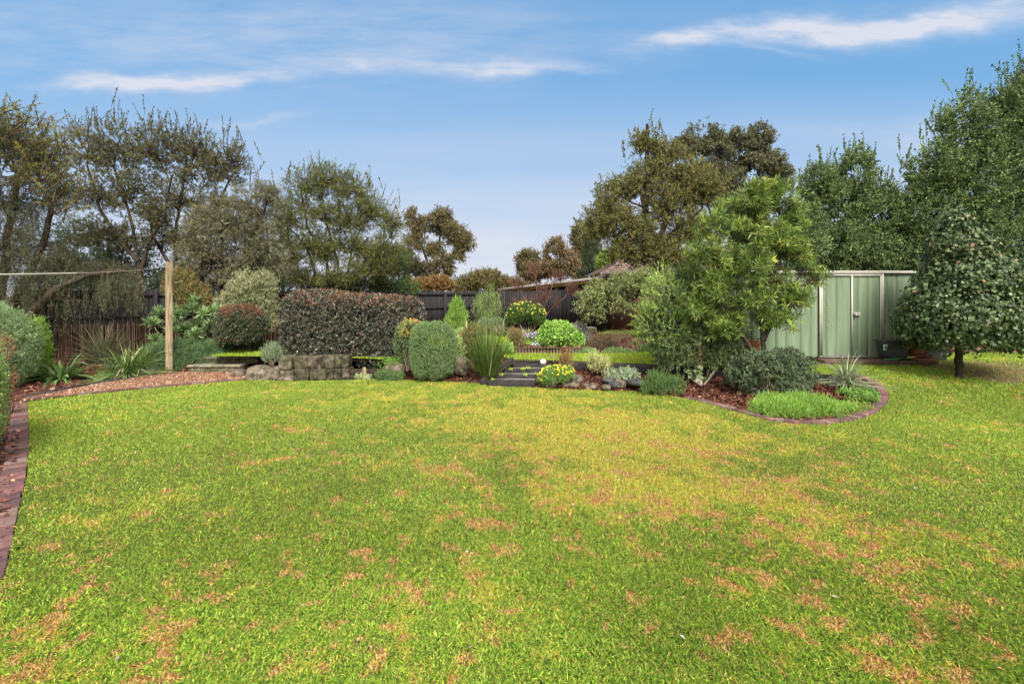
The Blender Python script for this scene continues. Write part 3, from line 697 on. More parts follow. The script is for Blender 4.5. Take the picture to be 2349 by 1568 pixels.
# ------------------------------------------------------------------ neighbour's house and carport
root = thing('brick_house', 'red brick house with tiled hip roof beyond the fence', 'house', (4.2, 20, .4))
g = Geo(); g.box((8.2, 22.05, 1.65), (7.9, 4, 2.55)); g.build('wall', M['brick'], root)
g = Geo()     # tiled hip roof, courses stepped
def roofplane(a, b, c_, d_, rows_=13):
    a, b, c_, d_ = [np.array(q, float) for q in (a, b, c_, d_)]
    for i in range(rows_):
        f0, f1 = i/rows_, (i+1)/rows_
        l0, r0_, l1, r1 = a+(d_-a)*f0, b+(c_-b)*f0, a+(d_-a)*f1, b+(c_-b)*f1
        n_ = np.cross(b-a, d_-a); n_ = n_/np.linalg.norm(n_)
        nt_ = max(3, int(np.linalg.norm(r0_-l0)/.3))
        for j in range(nt_):
            u0, u1 = j/nt_, (j+.93)/nt_; t_ = rng.uniform(.7, 1.35)
            q0, q1 = l0+(r0_-l0)*u0, l0+(r0_-l0)*u1; q3, q2 = l1+(r1-l1)*u0, l1+(r1-l1)*u1
            g.add([q0+n_*.035, q1+n_*.035, q2+n_*.01, q3+n_*.01, q0-n_*.01, q1-n_*.01], Q=[(0, 1, 2, 3), (4, 5, 1, 0)], C=(t_, t_*.97, t_*.95))
roofplane((3.9, 19.7, 2.95), (12.6, 19.7, 2.95), (10.6, 22, 4.15), (6.0, 22, 4.15))
roofplane((3.9, 24.3, 2.95), (3.9, 19.7, 2.95), (6.0, 22, 4.15), (6.0, 22.02, 4.15))
M['tile'] = noisemat('roof_tile', (.10, .075, .068), (.24, .18, .16), 7, (1, 1, 1), .9, .4, attr=True)
g.build('roof', M['tile'], root)
g = Geo(); g.bar((3.9, 19.66, 2.9), (12.6, 19.66, 2.9), .1, .12); g.build('gutter', M['gutter'], root)
root = thing('carport', 'sloping corrugated iron carport roof on a yellow beam behind the grey fence', 'carport', (1.5, 21.5, .4))
A = at(1142, 663, 23.0); Bq = at(1392, 633, 19.9); back = np.array((1.6, 3.2, .25))
nq = 60; g = Geo(); V = []
for i in range(nq*2+1):
    f = i/(nq*2); p = A+(Bq-A)*f; z = .018*(i % 2); V += [p+(0, 0, z), p+back+(0, 0, z)]
g.add(V, Q=[(2*i, 2*i+2, 2*i+3, 2*i+1) for i in range(nq*2)]); g.build('roof_sheet', M['iron'], root)
Geo().bar(A+(0, -.05, -.045), Bq+(0, -.05, -.055), .07, .10).build('gutter', M['gutter'], root)
Geo().bar(A+(0.1, .25, -.14), Bq+(-.1, .25, -.19), .07, .13).build('beam', M['yellowwood'], root)
Geo().add([A+(0, 2.6, -.1), Bq+(0, 2.6, -.1), (*(Bq+(0, 2.6, 0))[:2], .4), (*(A+(0, 2.6, 0))[:2], .4)], Q=[(0, 1, 2, 3)]).build('shade_sheet', M['dark'], root)  # dark sheet added to stand in for the shade under the carport roof
pb = at(1301, 661, 21.3); Geo().box((pb[0], pb[1]+.1, 1.33), (.2, .1, 1.95)).build('post', M['yellowwood'], root)

# ------------------------------------------------------------------ shed
Ys = 10.45; s_ = Ys/F; zb = .57; zt = 2.0+(675-621)*s_
X0 = (1676-CX)*s_; X1 = (2128-CX)*s_
root = thing('garden_shed', 'pale green corrugated steel shed with cream trim and double doors', 'shed', ((X0+X1)/2, Ys, zb))
def ribbed(xa, xb, y, z0, z1, x_ref, name, mat='green', flip=1):
    """steel sheet with narrow V grooves every 0.23/0.34 m"""
    xs = []; x = x_ref-12*.57
    while x < xb:
        for o_ in (0, .235):
            q = x+o_
            if xa+.012 < q < xb-.012: xs += [(q-.013, 0), (q-.007, .032), (q+.005, .032), (q+.011, 0)]
            q2 = q+.11
            if xa+.012 < q2 < xb-.012: xs += [(q2-.02, 0), (q2, .007), (q2+.02, 0)]
        x += .57
    xs = [(xa, 0)]+sorted(xs)+[(xb, 0)]
    V = []
    for q, dp in xs: V += [(q, y+dp*flip, z0), (q, y+dp*flip, z1)]
    return Geo().add(V, Q=[(2*i, 2*i+2, 2*i+3, 2*i+1) for i in range(len(xs)-1)]).build(name, M[mat], root)
xd0 = (1878.5-CX)*s_; xd1 = (2020-CX)*s_; xm = (1950.5-CX)*s_
xr = (1893-CX)*s_
ribbed(X0, xd0, Ys, zb, zt, xr, 'wall_sheet'); ribbed(xd1, X1, Ys, zb, zt, (2033-CX)*s_, 'wall_sheet')
dl = ribbed(xd0+.01, xm-.005, Ys-.03, zb+.03, zt-.13, xr, 'door'); dl.data.materials[0] = M['green']
dr = ribbed(xm+.005, xd1-.01, Ys-.03, zb+.03, zt-.13, (1966-CX)*s_, 'door')
# solid back, sides and roof
g = Geo()
for x in (X0, X1): g.add([(x, Ys, zb), (x, Ys+2.3, zb), (x, Ys+2.3, zt-.0), (x, Ys, zt)], Q=[(0, 1, 2, 3)])
g.add([(X0, Ys+2.3, zb), (X1, Ys+2.3, zb), (X1, Ys+2.3, zt), (X0, Ys+2.3, zt)], Q=[(0, 1, 2, 3)]); g.build('side_walls', M['green'], root)
Geo().add([(X0-.03, Ys-.03, zt+.005), (X1+.03, Ys-.03, zt+.005), (X1+.03, Ys+1.15, zt+.03), (X0-.03, Ys+1.15, zt+.03), (X1+.03, Ys+2.33, zt-.02), (X0-.03, Ys+2.33, zt-.02)], Q=[(0, 1, 2, 3), (3, 2, 4, 5)]).build('roof', M['shedroof'], root)
tr = Geo(); tr.box(((X0+X1)/2, Ys-.035, zt-.03), (X1-X0+.08, .06, .06)); tr.build('roof_trim', M['cream'], root, bevel=.006)
for nm, x0_, x1_, z0_, z1_, yy in [('door_jamb', xd0-.02, xd0+.012, zb, zt-.075, Ys-.045), ('door_jamb', xd1-.012, xd1+.028, zb, zt-.075, Ys-.045), ('door_stile', xm-.018, xm+.014, zb+.02, zt-.12, Ys-.05), ('door_stile', xd0+.018, xd0+.045, zb+.02, zt-.12, Ys-.048), ('door_stile', xd1-.05, xd1-.024, zb+.02, zt-.12, Ys-.048),
                          ('door_head', xd0+.016, xd1-.022, zt-.125, zt-.078, Ys-.04), ('door_sill', xd0-.03, xd1+.035, zb-.005, zb+.02, Ys-.052)]:
    Geo().box(((x0_+x1_)/2, yy, (z0_+z1_)/2), (x1_-x0_, .03, z1_-z0_)).build(nm, M['cream'], root)
xl = (1960.5-CX)*s_; zl = 2.0-(719.5-675)*s_
Geo().box((xl, Ys-.072, zl), (.155, .012, .075)).build('latch_plate', M['cream'], root, bevel=.004)
Geo().bar((xl-.09, Ys-.085, zl-.005), (xl+.02, Ys-.085, zl-.005), .014, .014).build('latch_bolt', M['dark'], root)
Geo().box((xl-.03, Ys-.092, zl-.025), (.04, .02, .045)).build('padlock', M['steel'], root)
for px_, py_ in [(1894, 748), (1884+14, 700), (1893, 712), (1900, 734), (1894, 690), (1893, 705), (1980, 705), (1974, 719), (1988, 748), (1980, 753), (1990, 722), (1893, 771), (1884, 790), (1906, 745)]:
    p = at(px_, py_, Ys); Geo().box((p[0], Ys-.036, p[2]), (.016, .012, .016)).build('screw', M['cream'], root)

# sleeper platform in front of the shed
xp = [(1862, 1900), (1900, 1962), (1962, 2024), (2024, 2085), (2085, 2110)]
for i, (a, b) in enumerate(xp):
    tag(Geo().bar(((a-CX)*s_, Ys-.26+rng.normal(0, .01), zb-.06), ((b-CX)*s_-.01, Ys-.26+rng.normal(0, .01), zb-.06), .40, .075).build('sleeper', M['plat'], bevel=.01),
        ['short reddish timber sleeper at the left end of the shed platform', 'timber sleeper under the left shed door', 'timber sleeper under the right shed door with a pale mark', 'timber sleeper carrying the charcoal planter', 'timber sleeper end under the loose bricks'][i], 'sleeper', 'sleepers forming the shed platform')
tag(Geo().box(((1940-CX)*s_, Ys-.33, zb-.13), ((2100-1870)*s_, .32, .06)).build('base_plank', M['plat'], bevel=.01), 'lower timber plank under the row of shed platform sleepers', 'plank')
# charcoal planter
def planter(name, label, px, py0, py1, w0, w1, Y, mat, rim=True):
    s = Y/F; cx_ = (px-CX)*s; z0 = HC-(py1-HY)*s; z1 = HC-(py0-HY)*s
    root = thing(name, label, 'planter', (cx_, Y, z0)); g = Geo()
    pr = [(w0*.93, 0), (w0, .03), (w0*1.06, .35), (w1*.97, .85), (w1, .88), (w1, 1), (w1*.94, 1), (w1*.93, .8)]
    V = []; k = 32
    for r_, f in pr:
        for a in range(k):
            th = 2*math.pi*a/k; cs, sn = math.cos(th), math.sin(th); q = (abs(cs)**5+abs(sn)**5)**(-1/5)
            V.append((cx_+cs*q*r_*s/2, Y+.02+sn*q*r_*s*.28, z0+f*(z1-z0)))
    g.add(V, Q=[(i*k+a, i*k+(a+1) % k, (i+1)*k+(a+1) % k, (i+1)*k+a) for i in range(len(pr)-1) for a in range(k)])
    g.build('tub', M[mat], root, smooth=False)
    if rim: Geo().box((cx_, Y+.02, z1+.002), (w1*s*1.04, w1*s*.6, .022)).build('rim', M[mat], root, bevel=.006)
    return root, s, cx_, z0, z1
rt, s, cx_, z0, z1 = planter('charcoal_planter', 'charcoal plastic planter tub with a small green and blue sticker in front of the shed', 2050, 781, 819, 52, 62, 10.05, 'potgrey')
p = at(2035, 797, 9.85)
Geo().box((p[0], 10.05-.02-50*s*.285, p[2]), (.085, .006, .12)).build('sticker', M['sticker'], rt)
Geo().box((p[0]-.008, 10.05-.02-50*s*.285-.005, p[2]+.012), (.06, .004, .06)).build('sticker_print', M['stickg'], rt)
Geo().box((p[0]+.022, 10.05-.02-50*s*.285-.009, p[2]-.015), (.035, .004, .05)).build('sticker_print', M['stickb'], rt)
def pot(name, label, px, py0, py1, r0_, r1_, Y, mat='terra'):
    s = Y/F; cx_ = (px-CX)*s; z0 = HC-(py1-HY)*s; z1 = HC-(py0-HY)*s; k = 28; h = z1-z0
    root = thing(name, label, 'pot', (cx_, Y, z0))
    def lathe(pr): 
        V = [(cx_+math.cos(2*math.pi*a/k)*r_*s, Y+math.sin(2*math.pi*a/k)*r_*s, z0+f*h) for r_, f in pr for a in range(k)]
        return Geo().add(V, Q=[(i*k+a, i*k+(a+1) % k, (i+1)*k+(a+1) % k, (i+1)*k+a) for i in range(len(pr)-1) for a in range(k)])
    lathe([(r0_, 0), (r1_*.95, .82), (r1_*.9, .8)]).build('body', M[mat], root, smooth=True)
    lathe([(r1_*.95, .8), (r1_*1.05, .82), (r1_*1.06, 1), (r1_*.95, 1), (r1_*.88, .7)]).build('rim', M[mat], root)
    Geo().blob((cx_, Y, z0+h*.86), (r1_*.9*s, r1_*.9*s, .03), 2, .1).build('soil', M['soil'], root)
    return root
pot('terracotta_pot', 'large orange terracotta pot seen between the stems by the shed', 1714, 782, 818, 21, 27, 10.0)
pot('terracotta_pot', 'terracotta pot partly hidden between charcoal planter and round leaved tree', 2101, 790, 815, 14, 17, 10.15)
tag(Geo().box(((2106-CX)*.0096, 9.95, 2-(812-675)*.0096-.015), (.35, .2, .055), .05, C=(.22, .09, .06)).build('loose_brick', M['brick_edge'], bevel=.006), 'upper loose red brick beside the charcoal planter', 'brick', 'loose bricks by the planter')
tag(Geo().box(((2112-CX)*.0096, 9.93, 2-(820-675)*.0096-.02), (.40, .2, .055), -.03, C=(.27, .12, .08)).build('loose_brick', M['brick_edge'], bevel=.006), 'lower loose red brick under the other one', 'brick', 'loose bricks by the planter')
planter('grey_trough', 'pale grey plastic trough behind the round leaved tree trunk', 2140, 793, 824, 50, 54, 10.15, 'trough', False)
g = Geo(); c = np.array(((2042-CX)*.0094, 9.78, zb+.01)); th = np.linspace(0, 14, 90)
g.tube(np.stack([c[0]+np.cos(th)*(.13+.004*th), c[1]+np.sin(th)*.06, c[2]+.012+.002*th], 1), .005, 6)
tag(g.build('garden_hose', M['hose'], smooth=True), 'small coil of thin green hose below the charcoal planter', 'hose')

# bench on the top lawn
c = at(1134, 769, 16.3)
root = thing('garden_bench', 'low rustic bench of a dark slab on block legs on the top lawn', 'bench', tuple(c))
s = 16.3/F; zt_ = HC-(750.5-675)*s
Geo().bar(at(1103, 753, 16.4)*np.array((1, 1, 0))+(0, 0, zt_-.035), at(1165, 753, 16.2)*np.array((1, 1, 0))+(0, 0, zt_-.035), .34, .075).build('seat', M['plat'], root, bevel=.01)
for q in (1110, 1146):
    a = at(q, 760, 16.3); Geo().box((a[0], a[1], (zt_-.07+.55)/2), (.20 if q > 1120 else .16, .26, zt_-.07-.55)).build('leg', M['plat'], root, bevel=.01)
# half log edging below the top level
for i, px_ in enumerate(np.arange(1148, 1336, 7.2)):
    if 1286 < px_ < 1296: continue
    a = at(px_, 813, 12.22); hh = .19+rng.normal(0, .012)
    o = Geo().tube([(a[0], a[1], .36), (a[0], a[1], .39+hh)], [.042, .040], 8, cap=True).build('edging_log', M['log'])
    tag(o, 'upright round log, one of the row edging the top level below the geranium bush', 'log', 'upright logs edging the top level')

# ------------------------------------------------------------------ post and clothes line
c = w(388, 855, .02); s = c[1]/F; zt_ = HC-(600.5-675)*s
root = thing('timber_post', 'tall square weathered timber post standing at the back of the pebble path', 'post', c)
g = Geo(); hw = 8.3*s
V = []; nz_ = 28
for i in range(nz_+1):
    f = i/nz_; z = c[2]-.05+(zt_-c[2]+.05)*f; k = 1+.10*(1-f)
    for cx2, cy2 in [(-1, -.8), (-.8, -1), (.8, -1), (1, -.8), (1, .8), (.8, 1), (-.8, 1), (-1, .8)]:
        q_ = hw*k*.80; V.append((c[0]+(cx2*.8+cy2*-.6)*q_+.004*math.sin(z*5), c[1]+(cx2*.6+cy2*.8)*q_, z))
g.add(V, Q=[(i*8+a, i*8+(a+1) % 8, i*8+8+(a+1) % 8, i*8+8+a) for i in range(nz_) for a in range(8)])
g.add(V[-8:], Q=[(0, 1, 2, 3), (0, 3, 4, 7), (4, 5, 6, 7)]); g.build('shaft', M['post'], root)
pe = np.array((c[0]-hw-.02, c[1], HC-(612-675)*s))
Geo().tube([pe+(.03, 0, 0), pe+(-.05, 0, 0), pe+(-.07, 0, -.015)], .006, 6).build('hook', M['steel'], root)
Geo().tube([pe+(.2, -.02, -.07), pe+(.27, -.02, -.07)], .007, 6, cap=True).build('bolt', M['steel'], root)
pn = np.array((-2.05, 1.15, 2.045)); t_ = np.linspace(0, 1, 24)[:, None]
cur = pe+(-.06, 0, 0)+(pn-pe-(-.06, 0, 0))*t_; cur[:, 2] -= .05*(t_[:, 0]*(1-t_[:, 0]))*4
root = thing('clothes_line', 'clothes line stretched from the wooden post toward the left, its near end sleeved in white', 'clothes line', tuple(pe))
Geo().tube(cur, .0022, 6).build('cord', M['wire'], root)
k = [i for i in range(24) if ((cur[i, 0]/cur[i, 1]*F+CX) < 200)]
Geo().tube(cur[k[0]:]+(0, 0, .001), .0052, 8).build('sleeve', M['cord'], root)

# ================================================================== PLANTS
OLIVE = [(.095, .095, .035, 4), (.055, .055, .025, 4), (.17, .155, .075, 2), (.06, .035, .022, 1)]
GREYL = [(.15, .145, .08, 4), (.085, .085, .045, 4), (.30, .29, .19, 1.8), (.05, .04, .025, 1.5)]
DARKG = [(.05, .07, .032, 4), (.03, .045, .023, 4), (.085, .12, .05, 2), (.13, .16, .06, .6)]
MIDG = [(.10, .15, .035, 4), (.065, .10, .028, 3), (.17, .22, .05, 2), (.04, .055, .02, 1)]
BOTTLE = [(.10, .115, .028, 4), (.055, .065, .022, 4), (.19, .20, .05, 2), (.09, .055, .03, 1)]

def root_at(px, py, z): return w(px, py, z)
def at0(px, Y, z): return ((px-CX)/F*Y, Y, z)

# ---- left edge
b = at0(-35, 9.3, .08)
shrub('rounded_shrub', 'large grey green rounded shrub at the left edge behind the near hedge', 'shrub', b,
      [(-10.85, 9.2, .88, .90, .85, 1.0, 2.5), (-10.35, 8.85, .65, .42, .4, .6, 2), (-11.3, 9.4, 1.2, .8, .8, .75, 2)], 9500, .13, 14, .028, .009,
      [(.17, .24, .11, 4), (.11, .17, .075, 3), (.26, .34, .19, 2), (.08, .13, .04, 1)], stems=8, spread=.55, shell=.25, upb=.2)
shrub('conifer_shrub', 'bright lime green feathery conifer beside the grey green rounded shrub', 'shrub', at0(90, 10.2, .06),
      [Bl(84, 815, 20, 75, 10.2, 0, 24, 2.2), Bl(86, 770, 14, 40, 10.2)], 3200, .16, 12, .030, .007,
      [(.15, .26, .035, 4), (.24, .36, .06, 3), (.08, .15, .03, 3)], stems=6, spread=.4, upb=.6, out=.8, shell=.4)
shrub('hedge_shrub', 'clipped small leaved green shrub nearest the lawn, cut off by the left edge', 'shrub', at0(-80, 5.1, 0),
      [(-6.72, 4.9, .78, .78, .75, .84, 3.0), (-7.3, 5.5, .8, .75, .7, .85, 3.0)], 13000, .07, 14, .017, .011,
      [(.13, .20, .05, 4), (.08, .13, .04, 3), (.24, .32, .11, 2), (.35, .42, .22, .6)], stems=8, spread=.7, shell=.2, lump=.06)
shrub('dried_fern', 'reddish brown dried branches between the two shrubs at the left edge', 'shrub', at0(16, 7.6, .0),
      [Bl(18, 800, 9, 34, 7.6, 0, 10), Bl(30, 870, 7, 26, 7.6)], 90, .13, 12, .022, .006, [(.26, .10, .055, 3), (.16, .06, .04, 3), (.40, .18, .10, 1)], stems=4, spread=.5, wmat='bark_red', upb=.5)
grassy('agapanthus', 'broad strappy agapanthus clump drooping beside the lime green conifer', 'plant', at0(138, 10.2, .06), 110, .62, .062,
       [(.12, .22, .05, 4), (.18, .30, .10, 3), (.08, .15, .04, 2), (.35, .42, .25, .5)], mat='leaf', lean=.8, droop=.9, r=.16)
grassy('lomandra', 'wispy grey green grass clump in front of the reed screen', 'plant', at0(238, 11.7, .22), 480, .98, .013,
       [(.13, .15, .08, 4), (.20, .22, .12, 2), (.30, .24, .15, 1.5), (.08, .09, .05, 2)], lean=.75, droop=.5, r=.10)
grassy('dianella', 'striped cream and green strappy clump left of the post base', 'plant', at0(292, 11.0, .10), 520, .62, .024,
       [(.15, .23, .07, 4), (.27, .34, .14, 2.5), (.08, .14, .035, 4), (.46, .42, .25, 1)], mat='leaf', lean=1.0, droop=.95, r=.30)
grassy('dianella', 'smaller green strappy clump between the striped clump and the wooden post', 'plant', at0(325, 11.3, .12), 200, .55, .022,
       [(.16, .26, .06, 4), (.3, .38, .12, 2), (.10, .18, .04, 3)], mat='gloss', lean=.7, droop=.5, r=.14)
grassy('silver_tuft', 'tiny silvery grass tuft at the back edge of the pebble path', 'plant', w(343, 861, .05), 50, .22, .012, [(.34, .38, .26, 3), (.22, .27, .16, 2)], lean=.6, r=.03)
tag(Geo().blob(at(262, 838, 11.5), (.22, .18, .10), 2.2, .2, 2, seg=26).build('rock', M['bluestone'], smooth=True), 'dark grey rock behind the agapanthus clump', 'rock')

# ---- echium and juniper round the post
def rosettes(g, pts, L, W, n, pal, updir=(0, -.35, .8)):
    for c in pts:
        c = np.array(c); ax = nrm(np.array(updir)+rng.normal(0, .3, 3)); pal_c = palette(n, pal, .12)
        d = nrm(rng.normal(size=(n, 3))); d = nrm(d+ax*.25*np.sign((d@ax))[:, None]); dd = d@ax; d[dd < -.4] *= -1
        g.quads4(leafquads(np.tile(c, (n, 1)), d, L*rng.uniform(.7, 1.1, n), W, .3, np.tile(ax, (n, 1))+rng.normal(0, .3, (n, 3))), pal_c*1.2)
root = thing('echium_shrub', 'echium shrub with starry rosettes of narrow green leaves on bare stems behind the post', 'shrub', at0(430, 12.6, .25))
g = Geo(); h = Geo(); pts = []
for (x, y) in [(347, 745), (368, 720), (352, 775), (400, 738), (420, 725), (440, 712), (455, 740), (470, 722), (485, 745), (500, 728), (512, 752), (505, 772), (475, 765), (450, 770), (425, 760), (404, 765), (395, 712), (430, 745), (462, 705), (488, 710), (520, 735), (380, 790), (365, 800), (425, 790), (455, 795), (480, 790), (440, 690)]:
    pts.append(at(x+rng.normal(0, 3), y+rng.normal(0, 3), 12.4+rng.uniform(-.4, .6)))
for p in pts:
    h.tube(curve((root.location[0]+rng.normal()*.12, 12.6, .25), p, 6, .03, .05), np.linspace(.018, .009, 6), 5)
    for k in range(rng.integers(1, 3)): rosettes(g, [p+rng.normal(0, .07, 3)*k], .27, .034, 60, [(.20, .30, .13, 4), (.28, .40, .18, 3), (.13, .21, .08, 2)])
g.build('foliage', M['leaf'], root); h.build('stems', M['twig'], root)
for i, (x, y) in enumerate([(428, 655), (436, 650), (452, 640), (458, 630), (400, 690), (505, 700)]):
    pass
shrub('juniper', 'dark green spreading juniper around the foot of the wooden post', 'shrub', at0(420, 11.9, .12),
      [Bl(365, 818, 38, 32, 11.8), Bl(425, 815, 42, 38, 12.0), Bl(480, 812, 45, 30, 12.2), Bl(370, 840, 32, 20, 11.6), Bl(425, 845, 20, 14, 11.75), Bl(515, 820, 22, 18, 12.2), Bl(345, 835, 25, 25, 11.6)], 8000, .26, 16, .032, .008,
      [(.09, .15, .07, 4), (.06, .10, .05, 3), (.14, .21, .09, 2), (.20, .29, .11, .7)], stems=4, spread=.4, out=1, upb=.15, rnd=.4, droop=.25)

# ---- left back trees
WEEP = [(.065, .075, .038, 4), (.038, .042, .024, 4), (.11, .12, .065, 2), (.12, .075, .04, .8)]
b = at0(-30, 11.2, .25)
stA = [b, at(-20, 760, 11.2), at(10, 640, 11.3), at(20, 520, 11.3), at(40, 400, 11.3)]
stB = [b, at(30, 760, 11.0), at(85, 705, 11.0), at(140, 655, 11.1), at(200, 630, 11.4), at(285, 622, 11.8)]
stC = [b, at(10, 740, 11.4), at(55, 650, 11.5), at(100, 560, 11.6), at(120, 470, 11.6)]
cb = [Bl(20, 470, 90, 80, 11.3), Bl(-20, 560, 80, 60, 11), Bl(100, 560, 60, 45, 11.5), Bl(150, 600, 60, 30, 11.6), Bl(240, 620, 60, 28, 12), Bl(60, 640, 70, 40, 11.2)]
def weepx(g):
    S = []; 
    for (x0, x1, y0, y1, n) in [(-60, 100, 470, 620, 190), (-30, 110, 610, 680, 130), (140, 200, 640, 690, 26), (215, 330, 610, 665, 80), (150, 330, 590, 640, 40), (60, 135, 560, 690, 60)]:
        for _ in range(n): S.append(at(rng.uniform(x0, x1), rng.uniform(y0, y1), 11.2+rng.uniform(-.6, .8)))
    S = np.array(S); D = np.array((0, 0, -1.))+rng.normal(size=S.shape)*.16
    sprays(g, S, D, .75, 46, .05, .008, [(.075, .09, .045, 4), (.045, .055, .028, 4), (.13, .15, .08, 2), (.16, .10, .06, 1)], spread=.55, t0=0)
    for s_2 in S[::2]: g.tube([s_2+(0, 0, .1), s_2+(rng.normal()*.05, 0, -.4), s_2+(rng.normal()*.09, 0, -.8)], [.004, .003, .002], 3, C=(.10, .075, .045))
    # candelabra shoots of the top
    S2 = []
    for _ in range(330):
        x = rng.uniform(-70, 155); y = rng.uniform(250, 430)+max(0, x-60)*.9; S2.append(at(x, y, 11.3+rng.uniform(-.8, .8)))
    S2 = np.array(S2); D2 = nrm(np.array((.55, 0, .45))+rng.normal(size=S2.shape)*.38)
    sprays(g, S2, D2, .55, 60, .05, .012, [(.15, .15, .04, 4), (.08, .08, .03, 3), (.24, .24, .05, 1.5), (.10, .055, .03, 1.5)], spread=.5, t0=0, up=.2)
    for s_2, d_ in zip(S2, D2): g.tube([s_2-d_*.3, s_2+d_*.3], [.012, .005], 3, C=(.09, .06, .035))
topb = [Bl(20, 330, 70, 60, 11.3), Bl(90, 370, 50, 60, 11.3), Bl(-20, 300, 60, 60, 11.3), Bl(140, 440, 40, 40, 11.5)]
tree('weeping_tree', 'tall dark weeping tree at the left edge with candle like top and hanging strands', b, [stA, stB, stC], topb+cb, 5200, .38, 22, .040, .012, WEEP, r0=.13, twigs=9, extra=weepx, droop=.35, spread=.5, shell=.95, upb=-.1, lump=.3)

def sparse(name, label, base, stems, blobs, n, tops, Y, pal, ll=.050, lw=.020, L=.36, K=18, per=4, r0=.07, twigs=16, sh=.8, shl=.55, group=None, **kw):
    def ex(g): shoots(g, [at(x, y+14, Y+rng.uniform(-.4, .4)) for x, y in tops], shl, 44, ll*.95, lw, pal, fan=.2, per=per, spread=.5, t0=.0)
    return tree(name, label, base, stems, blobs, n, L, K, ll, lw, pal, r0=r0, twigs=twigs, extra=ex, shell=sh, lump=.3, spread=.55, group=group, **kw)

Y = 14.2; b = at0(318, Y, .4)
sparse('slender_tree', 'thin leaved brownish tree left of the post, its shoots spiky against the sky', b,
       [[b, at(322, 700, Y), at(318, 600, Y), at(300, 500, Y), at(260, 380, Y)], [at(320, 640, Y), at(340, 560, Y), at(375, 500, Y), at(395, 400, Y)], [at(318, 600, Y), at(280, 560, Y), at(230, 480, Y), at(200, 380, Y)]],
       [Bl(200, 350, 48, 70, Y), Bl(270, 350, 50, 75, Y), Bl(230, 450, 60, 60, Y), Bl(300, 440, 50, 60, Y), Bl(345, 350, 45, 70, Y), Bl(250, 540, 60, 40, Y), Bl(350, 500, 40, 50, Y)],
       2500, [(165, 285), (180, 290), (198, 275), (225, 285), (248, 290), (268, 268), (285, 285), (310, 300), (335, 285), (352, 275), (365, 290)], Y, OLIVE, K=22)
Y = 14.6; b = at0(408, Y, .4)
sparse('slender_tree', 'airy brownish tree with forked stems directly behind the post', b,
       [[b, at(408, 690, Y), at(405, 620, Y), at(400, 540, Y), at(420, 430, Y), at(430, 340, Y)], [at(408, 640, Y), at(440, 580, Y), at(480, 500, Y), at(535, 400, Y)], [at(408, 660, Y), at(385, 600, Y), at(350, 540, Y), at(340, 470, Y)]],
       [Bl(400, 360, 48, 70, Y), Bl(455, 370, 50, 75, Y), Bl(420, 460, 60, 60, Y), Bl(510, 390, 45, 60, Y), Bl(545, 370, 25, 40, Y), Bl(490, 480, 50, 50, Y), Bl(380, 550, 50, 45, Y), Bl(450, 560, 50, 45, Y)],
       2500, [(372, 290), (395, 300), (410, 295), (425, 275), (440, 290), (465, 310), (490, 320), (505, 325), (520, 318), (545, 330), (556, 340), (570, 380), (590, 400)], Y, OLIVE, K=22)
Y = 13.8; b = at0(500, Y, .4)
tree('silver_leaf_tree', 'silvery grey leaved tree with drooping foliage above the cream variegated shrub', b, [[b, at(505, 690, Y), at(500, 600, Y), at(520, 500, Y)], [at(500, 660, Y), at(560, 580, Y), at(600, 500, Y)]],
     [Bl(520, 520, 70, 75, Y), Bl(580, 480, 55, 65, Y), Bl(470, 590, 55, 55, Y), Bl(540, 610, 60, 50, Y), Bl(600, 560, 45, 60, Y), Bl(620, 450, 30, 40, Y), Bl(455, 520, 30, 40, Y), Bl(640, 610, 30, 40, Y)], 4600, .36, 18, .06, .014, GREYL, droop=.35, spread=.5, shell=.9, lump=.45, r0=.07)
Y = 15.6; b = at0(250, Y, .4)
tree('evergreen_tree', 'dark evergreen mass behind the weeping branches above the reed screen', b, [[b, at(250, 600, Y), at(250, 520, Y)]],
     [Bl(205, 620, 75, 60, Y), Bl(290, 610, 60, 75, Y), Bl(250, 690, 90, 45, Y), Bl(340, 660, 50, 60, Y), Bl(180, 540, 40, 45, Y), Bl(160, 640, 50, 60, Y)], 3300, .35, 14, .06, .024, DARKG, shell=.5, r0=.08, lump=.3)
Y = 15.2; b = at0(460, Y, .4)
tree('evergreen_tree', 'dense dark green foliage between the post and the cream variegated shrub', b, [[b, at(460, 650, Y), at(470, 560, Y)]],
     [Bl(420, 650, 60, 60, Y), Bl(490, 660, 60, 70, Y), Bl(560, 640, 60, 50, Y), Bl(400, 710, 60, 40, Y), Bl(470, 720, 60, 40, Y), Bl(600, 640, 50, 60, Y)], 4400, .32, 14, .055, .02, [(.06, .085, .04, 4), (.035, .05, .028, 3), (.10, .13, .06, 2)], shell=.5, r0=.08, lump=.3)
shrub('nandina_shrub', 'yellowish shrub with red tipped leaves directly right of the post top', 'shrub', at0(420, 13.2, .4), [Bl(415, 655, 32, 42, 13), Bl(445, 680, 32, 35, 13), Bl(470, 700, 25, 20, 13)], 1100, .22, 14, .045, .014,
      [(.15, .14, .045, 4), (.09, .10, .035, 3), (.26, .07, .05, 1.3), (.22, .20, .07, 1.5)], stems=4)
Y = 13.0
shrub('pittosporum', 'pale cream variegated shrub billowing between the red topped round bush and the hedge', 'shrub', at0(580, Y, .42),
      [Bl(575, 665, 48, 42, Y), Bl(600, 720, 35, 50, Y), Bl(548, 705, 42, 36, Y), Bl(605, 660, 26, 40, Y), Bl(528, 690, 30, 22, Y)], 4600, .13, 14, .030, .018,
      [(.27, .285, .15, 4), (.18, .20, .10, 3), (.40, .40, .25, 2), (.09, .11, .05, 2.5)], stems=5, spread=.7, shell=.5, lump=.5, lf=4)
Y = 12.2; b = at0(572, Y, .42)
